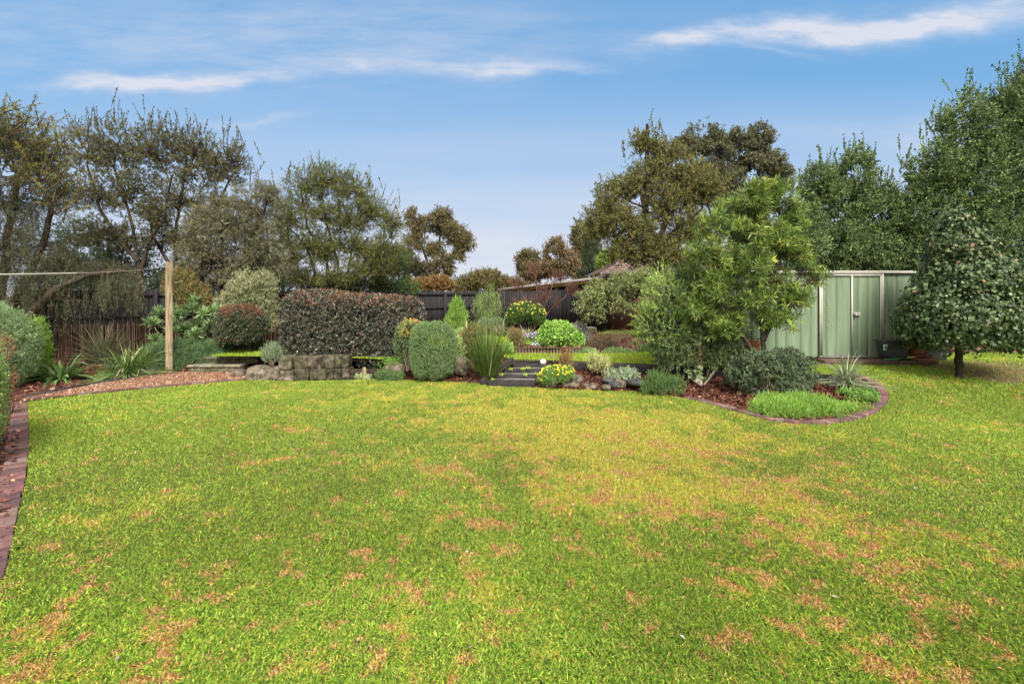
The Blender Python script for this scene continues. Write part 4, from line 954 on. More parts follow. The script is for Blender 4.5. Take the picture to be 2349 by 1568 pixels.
root = tree('standard_photinia', 'round mophead bush on a short trunk with dark leaves and rusty red top', b, [[b, at(572, 790, Y), at(566, 770, Y)]],
     [Bl(553, 748, 50, 46, Y, 0, 50, 2.3)], 4200, .10, 9, .045, .022, [(.05, .07, .035, 4), (.03, .045, .025, 3), (.10, .13, .08, 2), (.16, .08, .05, 1)], r0=.06, twigs=30, mat='gloss', cat='shrub', shell=.22, lump=.05, spread=.7,
     extra=lambda g: foliage(g, [Bl(553, 735, 46, 36, Y)], 1300, .1, 7, .045, .020, [(.18, .06, .04, 3), (.12, .05, .035, 3), (.10, .09, .045, 2)], low=.25, shell=.1, upb=.6))
shrub('dark_shrub', 'low dark bush in the shade under the mophead bush', 'shrub', at0(530, 12.6, .4), [Bl(525, 805, 35, 22, 12.6), Bl(590, 800, 22, 16, 12.6)], 1000, .18, 12, .04, .014, DARKG, stems=4)
shrub('lavender', 'small upright grey green lavender at the top of the boulder', 'shrub', w(624, 838, .28), [Bl(623, 812, 20, 22, 11.2)], 420, .2, 26, .026, .006, [(.20, .25, .16, 4), (.13, .17, .10, 3), (.30, .36, .25, 1)], stems=12, upb=1.4, out=.5, spread=.35)

# ---- photinia hedge
s = 11.8/F; root = thing('hedge', 'long clipped dark leaved hedge with rusty red top behind the stone wall', 'hedge', at0(812, 12.0, .42))
HB = [(-4.03, 12.05, 1.24, 1.68, .60, .80, 6.0)]
hb = [Bl(737, 745, 82, 77, 12.1, 0, 55, 4.0), Bl(860, 752, 112, 72, 11.9, 0, 52, 4.5), Bl(800, 750, 120, 72, 12.0, 0, 52, 5), Bl(900, 770, 60, 62, 11.8, 0, 45, 3)]
PH = [(.046, .054, .036, 4), (.026, .032, .023, 4), (.12, .118, .09, 2), (.25, .23, .185, 1.1), (.11, .06, .042, .7)]
g = Geo(); foliage(g, hb, 19000, .09, 9, .050, .024, PH, shell=.16, lump=.035, spread=.75, low=-.95, lf=5, rnd=.7)
foliage(g, hb, 2200, .11, 8, .048, .021, [(.17, .075, .045, 4), (.11, .055, .035, 4), (.26, .16, .10, 1.5)], shell=.03, lump=.03, spread=.6, low=.55, upb=1.2, lf=5)
foliage(g, [Bl(730, 820, 45, 18, 11.6), Bl(870, 835, 50, 20, 11.3, 0, 25), Bl(930, 835, 25, 18, 11.3)], 700, .12, 9, .05, .024, PH[:3], spread=.75)
g.build('foliage', M['gloss'], root)
h = Geo()
for q in np.linspace(690, 940, 12):
    b0 = np.array(at0(q, 12.0, .4)); 
    for _ in range(7): h.tube(curve(b0, b0+np.array((rng.normal()*.3, rng.normal()*.25, rng.uniform(.7, 1.5))), 5, 0, .06), np.linspace(.018, .006, 5), 5)
h.build('stems', M['bark'], root)

# ---- tree behind the hedge
Y = 16.6; b = at0(790, Y, .45)
sparse('bottlebrush_tree', 'spreading many stemmed olive green tree rising behind the long dark hedge', b,
     [[at0(700, Y, .45), at(690, 640, Y), at(665, 560, Y), at(650, 470, Y)], [b, at(775, 600, Y), at(745, 500, Y), at(735, 430, Y)], [b, at(795, 640, Y), at(810, 560, Y), at(850, 480, Y)],
      [b, at(815, 640, Y), at(860, 580, Y), at(900, 540, Y)], [at0(760, Y, .45), at(750, 600, Y), at(705, 520, Y), at(690, 430, Y)], [at0(725, Y, .45), at(722, 620, Y), at(700, 560, Y), at(660, 520, Y)], [b, at(830, 660, Y), at(880, 620, Y), at(920, 600, Y)]],
     [Bl(700, 430, 42, 50, Y), Bl(755, 420, 48, 45, Y), Bl(810, 440, 42, 40, Y), Bl(850, 490, 45, 45, Y), Bl(895, 520, 35, 40, Y), Bl(740, 500, 60, 45, Y), Bl(670, 500, 45, 50, Y), Bl(660, 590, 50, 50, Y), Bl(790, 560, 50, 35, Y), Bl(880, 580, 50, 40, Y), Bl(840, 620, 60, 30, Y), Bl(770, 640, 45, 25, Y), Bl(690, 640, 40, 25, Y), Bl(720, 565, 50, 45, Y), Bl(805, 505, 50, 45, Y), Bl(745, 590, 40, 35, Y), Bl(830, 570, 40, 35, Y)],
     5600, [(670, 400), (690, 385), (712, 385), (728, 375), (745, 385), (760, 395), (800, 410), (815, 405), (838, 420), (860, 440), (905, 470), (650, 420)], Y, BOTTLE, L=.42, K=20, ll=.062, lw=.018, r0=.055, twigs=18, gap=.35)
Y = 18.5; b = at0(860, Y, .4)
tree('boundary_tree', 'dark green bushes above the fence at the right end of the hedge', b, [[b, at(860, 680, Y), at(880, 640, Y)]],
     [Bl(840, 655, 60, 28, Y), Bl(900, 655, 50, 32, Y), Bl(935, 665, 30, 24, Y), Bl(780, 655, 50, 28, Y), Bl(890, 600, 50, 40, Y)], 3800, .3, 13, .06, .022, [(.07, .11, .035, 4), (.045, .07, .03, 3), (.13, .20, .05, 1.3)], r0=.06, shell=.6)
Y = 19; b = at0(650, Y, .3)
tree('boundary_tree', 'shadowy evergreen filling the gap over the fence left of the hedge', b, [[b, at(650, 640, Y), at(640, 580, Y)]],
     [Bl(620, 620, 60, 55, Y), Bl(690, 650, 60, 38, Y), Bl(570, 640, 50, 50, Y), Bl(740, 660, 50, 30, Y), Bl(640, 540, 40, 50, Y)], 2300, .35, 12, .07, .026, DARKG, r0=.08, shell=.7, lump=.3)

# ---- far trees in the middle
EUC = [(.13, .11, .05, 4), (.08, .07, .035, 3.5), (.22, .16, .075, 2), (.11, .12, .05, 2)]
def far(name, label, px, Y, stems, blobs, n, ll=.12, pal=EUC, L=.6, K=12, r0=.14, tw=6, sh=.6, **kw):
    b = at0(px, Y, .2)
    return tree(name, label, b, [[b]+[at(x, y, Y) for x, y in st] for st in stems], [Bl(*q, Y) for q in blobs], n, L, K, ll, ll*.42, pal, r0=r0, twigs=tw, twr=.014, shell=sh, lump=.3, limb=.5, gap=.8 if ll > .11 else .3, gf=1.3, **kw)
far('gum_tree', 'bronze tinged gum tree with a slim bare trunk in the centre left skyline', 1000, 34, [[(985, 610), (965, 560)], [(1000, 600), (1010, 540)], [(1030, 600), (1050, 560)]],
    [(955, 500, 24, 26), (970, 530, 30, 24), (1010, 500, 28, 24), (1020, 530, 30, 26), (1055, 530, 26, 28), (1065, 560, 26, 26), (1040, 580, 30, 28), (950, 560, 20, 25), (1010, 620, 30, 25), (1000, 575, 22, 22)], 4200)
far('roundheaded_tree', 'dull olive rounded tree crown behind the bottlebrush tree', 915, 38, [[(915, 610)]], [(915, 600, 45, 38), (880, 615, 35, 30), (955, 625, 35, 25)], 2000, pal=OLIVE)
far('rusty_shrub', 'orange brown shrub showing over the fence under the bronze gum', 985, 26, [[(985, 660)]], [(960, 655, 30, 16), (995, 650, 30, 18), (1020, 655, 20, 16)], 1500, ll=.09, L=.3, pal=[(.26, .13, .04, 3), (.18, .11, .04, 3), (.10, .10, .03, 2)])
far('skyline_tree', 'low wide olive tree over the back fence left of the bare red tree', 1115, 30, [[(1115, 640)]], [(1110, 645, 48, 26), (1150, 655, 40, 20), (1070, 655, 30, 20), (1180, 660, 30, 16)], 3200, ll=.10, L=.4, pal=[(.12, .11, .035, 4), (.07, .075, .03, 3), (.19, .13, .05, 2)])
far('skyline_tree', 'small narrow gum above the carport roof left end', 1213, 33, [[(1213, 620)]], [(1212, 595, 24, 20), (1215, 625, 28, 24), (1200, 640, 20, 20)], 1700)
far('skyline_tree', 'loose brown gum above the carport roof middle', 1285, 32, [[(1285, 620)]], [(1275, 575, 24, 26), (1290, 600, 34, 28), (1265, 620, 26, 25), (1310, 625, 30, 24)], 2600, pal=[(.16, .12, .06, 4), (.09, .08, .045, 3), (.22, .14, .08, 2)])
far('cypress', 'dark narrow cypress beside the tall brown tree', 1358, 27, [[(1358, 600)]], [(1355, 560, 14, 36), (1358, 600, 22, 40), (1352, 630, 26, 30)], 2600, ll=.06, L=.3, pal=DARKG, sh=.4, upb=1.5)
far('bright_shrub', 'bright green rounded tree over the carport beside the cypress', 1410, 24, [[(1410, 610)]], [(1412, 590, 32, 24), (1420, 615, 32, 22), (1388, 600, 20, 22)], 2200, ll=.06, L=.25, pal=[(.16, .24, .04, 4), (.09, .15, .035, 3), (.25, .34, .07, 1.5)], sh=.4)
far('gum_tree', 'brown leaved gum behind the tall tree left side at the skyline', 1330, 36, [[(1340, 600), (1335, 560)]], [(1332, 525, 20, 26), (1345, 555, 34, 34), (1380, 500, 34, 40), (1330, 590, 24, 26)], 2600)
far('tall_gum_tree', 'tallest grey green gum with rounded crown lobes behind the oleander leaved tree', 1690, 38, [[(1640, 520), (1600, 400)], [(1680, 500), (1690, 400)], [(1700, 520), (1750, 430)]],
    [(1612, 325, 42, 42), (1570, 345, 32, 30), (1650, 345, 36, 34), (1700, 330, 40, 36), (1742, 325, 34, 38), (1765, 375, 30, 36), (1720, 380, 40, 25), (1790, 400, 24, 30), (1660, 420, 48, 40), (1600, 440, 50, 45), (1740, 430, 40, 26), (1700, 480, 50, 40), (1620, 400, 45, 35), (1795, 425, 22, 20)], 9500,
    pal=[(.10, .105, .055, 4), (.065, .07, .04, 3), (.17, .17, .09, 2)], ll=.16)

# ---- tall brown tree on the right of centre
Y = 15.6; b = at0(1502, Y, .42)
BR = [(.125, .135, .04, 4), (.075, .08, .03, 4), (.24, .22, .07, 2), (.14, .085, .035, .8)]
sparse('deciduous_tree', 'tall brown olive tree with a bare pointed tip above the brick house', b,
     [[b, at(1500, 640, Y), at(1505, 560, Y), at(1480, 500, Y), at(1470, 430, Y)], [at(1505, 580, Y), at(1530, 500, Y), at(1540, 430, Y), at(1530, 380, Y)], [at(1505, 570, Y), at(1560, 520, Y), at(1610, 480, Y)], [at(1500, 620, Y), at(1440, 560, Y), at(1390, 520, Y)], [at(1480, 500, Y), at(1485, 400, Y), at(1484, 285, Y)]],
     [Bl(1480, 330, 32, 30, Y), Bl(1530, 375, 45, 45, Y), Bl(1480, 420, 50, 50, Y), Bl(1580, 420, 50, 50, Y), Bl(1410, 440, 45, 28, Y), Bl(1400, 500, 55, 40, Y), Bl(1530, 480, 60, 50, Y), Bl(1620, 440, 45, 45, Y), Bl(1460, 530, 50, 40, Y), Bl(1590, 530, 50, 40, Y), Bl(1500, 580, 60, 40, Y), Bl(1370, 530, 35, 35, Y), Bl(1430, 580, 40, 30, Y), Bl(1545, 610, 45, 40, Y)],
     6500, [(1440, 330), (1465, 310), (1490, 300), (1508, 305), (1375, 440), (1400, 430), (1530, 320)], Y, BR, L=.45, K=18, ll=.07, lw=.026, r0=.11, twigs=12, per=2)
# overhanging light branch in front of the brick wall
Y = 14.2; b = at0(1525, Y, .42)
def lowb(g): pass
tree('weeping_fruit_tree', 'small tree with pale drooping leaves hanging over the grey fence and brick wall', b, [[b, at(1510, 700, Y), at(1480, 660, Y)], [at(1515, 720, Y), at(1440, 690, Y), at(1400, 680, Y)]],
     [Bl(1440, 650, 45, 32, Y), Bl(1375, 670, 34, 34, Y), Bl(1345, 690, 26, 28, Y), Bl(1420, 690, 40, 24, Y), Bl(1365, 715, 28, 20, Y), Bl(1480, 640, 40, 30, Y), Bl(1465, 668, 34, 18, Y)], 1500, .3, 18, .058, .022,
     [(.20, .24, .09, 4), (.13, .16, .06, 3), (.30, .34, .15, 2), (.10, .10, .05, 1)], r0=.06, twigs=10, droop=.35, shell=.8, lump=.3, out=1.1)

# ---- evergreens behind the shed
EV = [(.09, .135, .05, 4), (.055, .085, .035, 4), (.16, .22, .08, 2.2), (.26, .34, .10, 1.1)]
Y = 16.5; b = at0(1960, Y, .35)
sparse('tall_evergreen', 'dark green tree with spiky top directly above the garden shed', b, [[b, at(1950, 600, Y), at(1950, 480, Y), at(1955, 400, Y)]],
     [Bl(1880, 430, 36, 60, Y), Bl(1960, 410, 38, 65, Y), Bl(1920, 480, 60, 70, Y), Bl(1990, 500, 55, 60, Y), Bl(1900, 570, 70, 60, Y), Bl(1980, 580, 70, 50, Y), Bl(2030, 480, 40, 60, Y), Bl(2060, 560, 50, 60, Y), Bl(1890, 625, 60, 25, Y), Bl(1980, 625, 60, 25, Y), Bl(2050, 620, 50, 25, Y)],
     11000, [(1855, 400), (1870, 385), (1885, 370), (1897, 385), (1930, 380), (1950, 345), (1962, 345), (1975, 335), (1990, 360), (2030, 390), (2045, 400), (1845, 430)], Y, EV, L=.35, K=14, ll=.062, lw=.034, shl=.6, sh=.4, r0=.12, twigs=5)
Y = 15.8; b = at0(2250, Y, .35)
sparse('tall_evergreen', 'large dense green tree filling the upper right corner of the photo', b, [[b, at(2240, 500, Y), at(2240, 350, Y)], [at0(2380, Y, .35), at(2370, 400, Y), at(2350, 200, Y)]],
     [Bl(2150, 400, 55, 65, Y), Bl(2220, 310, 55, 85, Y), Bl(2200, 430, 80, 80, Y), Bl(2320, 290, 60, 90, Y), Bl(2290, 400, 80, 80, Y), Bl(2390, 250, 70, 110, Y), Bl(2130, 500, 60, 70, Y), Bl(2230, 540, 90, 70, Y), Bl(2340, 530, 80, 90, Y), Bl(2110, 590, 60, 50, Y), Bl(2420, 450, 80, 120, Y), Bl(2300, 640, 90, 70, Y), Bl(2400, 680, 90, 90, Y)],
     17000, [(2085, 370), (2110, 340), (2130, 300), (2145, 290), (2180, 290), (2200, 225), (2215, 215), (2240, 225), (2262, 240), (2300, 220), (2320, 190), (2335, 170), (2345, 150), (2290, 230), (2365, 130)], Y, EV, L=.4, K=14, ll=.066, lw=.038, shl=.7, sh=.4, r0=.16, twigs=5)
Y = 14.8; b = at0(1790, Y, .35)
tree('bushy_tree', 'mixed green bushy tree between the oleander leaved tree and the shed roof', b, [[b, at(1790, 560, Y), at(1800, 520, Y)]], [Bl(1820, 560, 60, 60, Y), Bl(1760, 560, 60, 60, Y), Bl(1850, 520, 40, 60, Y)], 2600, .35, 13, .06, .028, EV, r0=.07, shell=.6)

# ---- round leaved camellia on the right lawn
b = (*w(2201, 868, .32)[:2], .0); b = (b[0], b[1], float(base_h(b[0], b[1]))); Y = b[1]; 
root = thing('camellia_tree', 'squat tree with large round glossy leaves and a short trunk on the lawn', 'tree', b)
stems = [[b, at(2201, 840, Y), at(2198, 800, Y), at(2215, 740, Y), at(2215, 640, Y)]]
cbl = [Bl(2225, 735, 135, 86, Y, 0, 120, 2.3), Bl(2228, 645, 108, 66, Y, 0, 100), Bl(2202, 575, 62, 52, Y, 0, 65), Bl(2188, 520, 24, 40, Y, 0, 34), Bl(2310, 700, 85, 90, Y, 0, 100), Bl(2145, 695, 52, 56, Y, 0, 60)]
wood(Geo(), stems, cbl, .085, 12, .006, .5).build('trunk', M['bark'], root, smooth=True)
g = Geo()
P, N = blobpts(cbl, 15000, .35, .12, 2.5)
n = len(P); K = 3; PP = np.repeat(P, K, 0)+rng.normal(size=(n*K, 3))*.04; NN = np.repeat(N, K, 0)
az = rng.normal(size=(n*K, 3)); d = nrm(np.cross(NN+rng.normal(size=NN.shape)*.35, az)+np.array((0, 0, -.15))+NN*.25)
side = nrm(np.cross(d, NN+rng.normal(size=NN.shape)*.55)); L_ = .058*np.exp(rng.normal(0, .2, n*K))[:, None]; W_ = L_*.82
t6 = [(0, 0), (.3, .5), (.7, .46), (1, 0), (.7, -.46), (.3, -.5)]
V = np.stack([PP+d*L_*a+side*W_*q for a, q in t6], 1)
V[:, [1, 2, 4, 5]] += (np.cross(d, side)*L_*.07)[:, None]
i = np.arange(n*K)[:, None]*6
col = palette(n*K, [(.065, .10, .038, 5), (.04, .065, .028, 4), (.12, .165, .07, 2), (.20, .24, .13, .4)], .2)*1.25
hi = rng.random(n*K) < .035*sm((PP[:, 2]-2.1)/.8)+.006; col[hi] = palette(int(hi.sum()), [(.32, .14, .08, 2), (.34, .26, .15, 3), (.28, .28, .10, 3), (.3, .06, .04, 1)], .2)
g.add(V.reshape(-1, 3), Q=np.concatenate([i+np.array([[0, 1, 2, 3]]), i+np.array([[0, 3, 4, 5]])]), C=np.repeat(col, 6, 0))
g.build('crown', M['gloss'], root)

# ---- oleander leaved tree (centre right)
Y = 9.15; b = (*w(1752, 862, .30)[:2], .30)
OL = [(.10, .155, .03, 4), (.065, .105, .025, 3.5), (.19, .26, .045, 2.5), (.36, .40, .09, .9), (.04, .055, .02, 1.5)]
root = thing('oleander_tree', 'bushy tree with long narrow bright green leaves in front of the shed', 'tree', b)
stems = [[b, at(1752, 800, Y), at(1746, 730, Y), at(1738, 640, Y), at(1730, 540, Y)], [b, at(1722, 800, Y), at(1690, 745, Y), at(1660, 700, Y), at(1640, 620, Y)], [at(1750, 780, Y), at(1790, 700, Y), at(1830, 640, Y)], [at(1746, 720, Y), at(1780, 620, Y), at(1800, 520, Y)]]
ob = [Bl(1715, 475, 46, 34, Y), Bl(1780, 462, 44, 34, Y), Bl(1655, 515, 48, 32, Y), Bl(1745, 540, 60, 42, Y), Bl(1625, 585, 44, 36, Y), Bl(1700, 610, 60, 42, Y), Bl(1800, 575, 42, 34, Y), Bl(1845, 620, 34, 24, Y), Bl(1632, 655, 46, 36, Y), Bl(1715, 690, 46, 34, Y), Bl(1815, 685, 40, 24, Y), Bl(1775, 650, 44, 34, Y), Bl(1775, 735, 44, 20, Y), Bl(1770, 440, 34, 18, Y), Bl(1720, 438, 24, 14, Y), Bl(1870, 640, 22, 16, Y), Bl(1815, 510, 24, 30, Y), Bl(1680, 740, 26, 16, Y)]
wood(Geo(), stems, ob, .052, 16, .005, .45).build('trunk', M['bark'], root, smooth=True)
g = Geo(); ob += [Bl(1600, 715, 36, 30, Y), Bl(1655, 755, 32, 20, Y)]; P, N = blobpts(ob, 2700, .85, .35, gap=.35, gf=3.0); P = P+rng.normal(size=P.shape)*.03
D = nrm(N*.9+np.array((0, 0, .7))+rng.normal(size=P.shape)*.45)
for s_, d_ in zip(P[::2], D[::2]): g.tube([s_-d_*.22, s_-d_*.05, s_+d_*.05], [.006, .004, .003], 3, C=(.08, .09, .03))
sprays(g, P-D*.12, D, .20, 17, .115, .0145, OL, spread=.62, t0=.3, tip=1.0, fold=.15, jit=.16, clump=.65, up=.1)
g.build('crown', M['gloss'], root)

# ---- callistemon
Y = 9.7; b = (*w(1602, 850, .33)[:2], .30)
shrub('bottlebrush', 'dense shrub of fine narrow leaves with pale green tips left of the oleander leaved tree', 'shrub', b,
      [Bl(1560, 700, 60, 60, Y), Bl(1545, 770, 62, 50, Y), Bl(1620, 740, 60, 75, Y), Bl(1590, 660, 55, 55, Y), Bl(1515, 735, 34, 40, Y), Bl(1660, 790, 55, 40, Y), Bl(1560, 820, 55, 22, Y), Bl(1625, 810, 60, 30, Y)], 6200, .26, 22, .045, .011,
      [(.10, .14, .055, 4), (.065, .095, .045, 3), (.17, .22, .08, 2), (.05, .06, .03, 1)], stems=6, stemr=.016, out=1, upb=.3, spread=.45, shell=.6, lump=.3,
      extra=lambda g: foliage(g, [Bl(1535, 690, 62, 62, Y), Bl(1520, 745, 64, 52, Y), Bl(1520, 640, 26, 30, Y), Bl(1490, 725, 30, 30, Y), Bl(1600, 640, 40, 40, Y)], 780, .2, 26, .036, .009, [(.24, .33, .08, 3), (.34, .42, .14, 2), (.15, .23, .06, 3)], out=.9, upb=.6, spread=.4, shell=.15, rnd=.35))
c = at(1608, 780, 9.2); g = Geo(); sprays(g, np.array([at(1606, 770, 9.25)]*3), np.array([(0, 0, -1.), (.05, 0, -1), (-.04, .02, -1)]), .75, 60, .035, .008, [(.36, .14, .09, 3), (.25, .09, .06, 2)], spread=.5, t0=.05)
tag(g.build('dead_branch', M['leaf']), 'dry reddish brown branch hanging down the front of the bottlebrush', 'branch')

# ---- island bed plants
Y = 8.7; b = (*w(1770, 905, .15)[:2], .15)
root = shrub('blue_green_shrub', 'low spreading blue green shrub with small leaf rosettes under the oleander leaved tree', 'shrub', b,
      [Bl(1790, 860, 46, 38, Y), Bl(1825, 852, 34, 30, Y), Bl(1705, 862, 34, 32, Y, .1), Bl(1745, 840, 45, 30, Y), Bl(1810, 895, 36, 22, Y, -.3), Bl(1735, 888, 32, 20, Y), Bl(1800, 828, 30, 22, Y)], 2500, .17, 18, .045, .015,
      [(.09, .125, .068, 4), (.055, .08, .048, 3.5), (.15, .19, .11, 2), (.17, .19, .08, .8)], stems=9, spread=.6, tip=.8, t0=.45, upb=.5, shell=.55, lump=.45)
g = Geo(); h = Geo(); b = (*w(1612, 884, .12)[:2], .10); Y = b[1]
root = thing('leafy_weed', 'soft broad leaved plant with thin seed stalks between bark and bottlebrush', 'plant', b)
for _ in range(15):
    c = at(rng.uniform(1583, 1640), rng.uniform(848, 882), Y+rng.uniform(-.2, .2)); rosettes(g, [c], .115, .085, 6, [(.24, .32, .17, 3), (.17, .24, .11, 3)]); h.tube(curve(b, c, 4, 0, .05), .005, 4)
for x, y in [(1585, 815), (1605, 795), (1636, 820), (1650, 838), (1597, 825)]:
    P_ = curve(b, at(x, y, Y), 6, 0, .06); h.tube(P_, .004, 4, C=(.3, .35, .15)); sprays(g, P_[2:5], np.array([(0, 0, 1.)]*3), .12, 8, .03, .012, [(.33, .38, .18, 1)])
g.build('leaves', M['leaf'], root); h.build('stalks', M['leaf'], root)
b = (*w(1520, 903, .03)[:2], .03); Y = b[1]
shrub('rosemary', 'low dark green needle leaved bush at the lawn edge left of the oleander tree', 'shrub', b, [Bl(1515, 880, 32, 24, Y), Bl(1548, 885, 26, 22, Y), Bl(1490, 888, 22, 18, Y), Bl(1500, 870, 16, 18, Y)], 950, .16, 24, .024, .006,
      [(.10, .17, .055, 4), (.065, .12, .045, 3), (.16, .25, .08, 1.5)], stems=8, upb=1.2, out=.5, spread=.4, shell=.7)
b = (*w(1425, 866, .20)[:2], .18); Y = b[1]
shrub('lambs_ear', 'silver grey soft leaved groundcover above the black rocks', 'plant', b, [Bl(1415, 861, 22, 10, Y), Bl(1440, 858, 22, 11, Y), Bl(1402, 868, 14, 7, Y)], 380, .09, 9, .065, .020, [(.24, .29, .19, 4), (.17, .22, .13, 3), (.34, .39, .29, 1)], stems=0, out=.8, upb=.5)
b = w(1437, 869, .14); Y = b[1]
shrub('lime_cushion', 'tiny vivid lime green cushion plant between silver leaves and black rock', 'plant', b, [Bl(1437, 862, 13, 9, Y)], 700, .03, 10, .012, .005, [(.22, .42, .02, 3), (.32, .52, .05, 2)], stems=0, shell=.2, lump=.08)
b = w(1374, 852, .26); Y = b[1]
shrub('airy_shrub', 'pale yellow green airy twiggy shrub on the bark right of the steps', 'shrub', b, [Bl(1372, 832, 24, 20, Y), Bl(1380, 843, 22, 14, Y), Bl(1362, 822, 16, 14, Y)], 420, .2, 20, .020, .008, [(.40, .42, .17, 4), (.28, .31, .12, 3), (.55, .55, .3, 1)], stems=14, upb=.9, shell=.8, spread=.5)
b = w(1298, 850, .28); Y = b[1]
shrub('reed_plant', 'reddish brown upright wispy plant at the right of the top step', 'plant', b, [Bl(1297, 828, 18, 26, Y), Bl(1298, 845, 16, 14, Y)], 420, .24, 12, .03, .006, [(.22, .13, .06, 4), (.14, .11, .04, 3), (.34, .10, .05, 2), (.16, .18, .07, 2)], stems=18, upb=1.6, out=.4, shell=.9, spread=.3)
b = w(1274, 876, .10); Y = b[1]-.15
root = shrub('yellow_daisy_bush', 'mound of yellow daisies spilling over rocks beside the timber steps', 'flower bush', b, [Bl(1275, 860, 34, 20, Y), Bl(1250, 872, 16, 14, Y), Bl(1298, 856, 20, 14, Y)], 1100, .09, 12, .026, .007, [(.13, .24, .05, 4), (.09, .17, .04, 3), (.20, .32, .08, 1)], stems=4, upb=.6)
def flowers(root, blobs, n, r, pal, low=.1, name='flowers', pet=7, face=(0, -.6, .8), off=.02):
    P, N = blobpts(blobs, n, .05, .15, low=low); P = P+N*off; g = Geo(); m = len(P)
    ax = nrm(N*.5+np.array(face)+rng.normal(size=P.shape)*.3); a = nrm(np.cross(ax, rng.normal(size=P.shape))); bb = np.cross(ax, a); c = palette(m, pal, .1)
    for k in range(pet):
        th = 2*math.pi*k/pet; d = a*math.cos(th)+bb*math.sin(th)+ax*.15
        g.quads4(leafquads(P, d, r*rng.uniform(.85, 1.15, m), r*.75, .05, ax), c)
    g.build(name, M['petal'], root)
YL = [(.85, .66, .03, 4), (.80, .55, .02, 2), (.9, .78, .15, 1)]
flowers(root, [Bl(1275, 858, 34, 20, Y), Bl(1250, 870, 17, 14, Y), Bl(1298, 854, 20, 14, Y)], 120, .021, YL)
b = w(1118, 862, .16); Y = b[1]
grassy('iris_clump', 'tall upright strappy green clump left of the timber steps', 'plant', b, 620, .92, .015, [(.09, .15, .035, 4), (.055, .10, .025, 3), (.16, .23, .05, 2), (.34, .32, .14, .5)], lean=.36, droop=.25, r=.18)
b = w(995, 868, .05); Y = 10.5
shrub('box_bush', 'clipped barrel shaped grey green bush in front of the pink tipped shrub', 'shrub', b, [Bl(994, 803, 51, 64, Y, .1, 48, 3.2)], 9500, .06, 12, .017, .009, [(.15, .22, .09, 4), (.10, .155, .065, 3), (.23, .32, .14, 2), (.06, .09, .04, 1)], stems=14, shell=.2, lump=.10, spread=.75, low=-.95, lf=4)
b = w(932, 850, .25); Y = 11.0
shrub('photinia_shrub', 'clipped shrub with orange pink new leaves behind the barrel shaped bush', 'shrub', b, [Bl(942, 790, 33, 52, Y, .2, 35, 3.2)], 1900, .09, 11, .034, .016, [(.09, .13, .06, 4), (.05, .08, .04, 3), (.16, .22, .08, 2)], stems=10, shell=.25, lump=.08, low=-.9, mat='gloss',
      extra=lambda g: foliage(g, [Bl(944, 778, 34, 44, Y, .2, 35)], 520, .1, 9, .034, .014, [(.45, .16, .08, 3), (.40, .28, .10, 2), (.36, .42, .10, 3)], low=.2, shell=.1, upb=.5))
for nm, px_, py_, z_, n_, rx, rz, pal_, lb_ in [('groundcover', 894, 868, .03, 900, 34, 12, [(.12, .19, .07, 4), (.08, .13, .05, 3), (.2, .28, .11, 1)], 'dark green creeping groundcover at the lawn edge below the wedge shaped rock'),
                                            ('groundcover', 834, 867, .02, 420, 20, 7, [(.40, .45, .27, 3), (.2, .3, .1, 3), (.6, .6, .42, 1)], 'small cream variegated groundcover at the foot of the retaining logs')]:
    b = w(px_, py_, z_); shrub(nm, lb_, 'groundcover', b, [Bl(px_-rx*.3, py_-rz*.7, rx*.6, rz, b[1]), Bl(px_+rx*.4, py_-rz*.45, rx*.6, rz*.8, b[1])], n_, .08, 12, .022, .011, pal_, stems=0, upb=.6)
b = w(928, 838, .3); shrub('groundcover', 'bright green ivy like groundcover at the hedge foot above the wedge shaped rock', 'groundcover', b, [Bl(910, 830, 28, 10, 11.1), Bl(880, 834, 14, 8, 11.1), Bl(935, 826, 20, 8, 11.2)], 420, .12, 10, .03, .02, [(.17, .30, .05, 3), (.1, .2, .04, 3)], stems=0, upb=.5)
# juniper ground cover on the lawn corner
Y = 7.55; b = (4.7, 7.5, .1)
shrub('prostrate_juniper', 'bright green feathery groundcover spreading over the front tip of the island bed', 'groundcover', b,
      [Bl(1800, 940, 60, 22, Y, .0, 45), Bl(1870, 938, 55, 24, Y, .05, 45), Bl(1760, 936, 34, 16, Y, .15), Bl(1925, 940, 42, 14, Y, .2, 40), Bl(1968, 938, 34, 9, Y, .3, 35), Bl(1840, 925, 50, 20, Y, .3, 40), Bl(1780, 925, 40, 18, Y, .3, 40)], 9500, .13, 18, .020, .007,
      [(.20, .33, .06, 4), (.14, .25, .05, 3), (.30, .46, .10, 2), (.07, .12, .03, 1)], stems=0, out=.8, upb=.7, spread=.4, shell=.5, lump=.45, lf=3)
pp = wp(1948, 884); b = (pp[0]-.05, pp[1], pp[2]+.04)
grassy('variegated_flax', 'arching cream striped grassy clump on the bark at the tip of the island bed', 'plant', b, 330, .50, .013, [(.30, .36, .22, 3), (.18, .25, .12, 3), (.45, .48, .36, 2)], lean=1.0, droop=.85, r=.08)
pp = wp(1978, 918); Y = pp[1]
shrub('leafy_groundcover', 'small glossy leaved green plant inside the brick curve', 'groundcover', (pp[0], Y, pp[2]+.02), [Bl(1975, 912, 30, 13, Y, .1), Bl(1992, 905, 18, 10, Y, .2), Bl(1950, 900, 22, 6, Y, .3)], 620, .09, 10, .042, .015, [(.14, .26, .05, 4), (.09, .17, .04, 3), (.24, .36, .08, 1)], stems=0, mat='gloss', upb=.8)

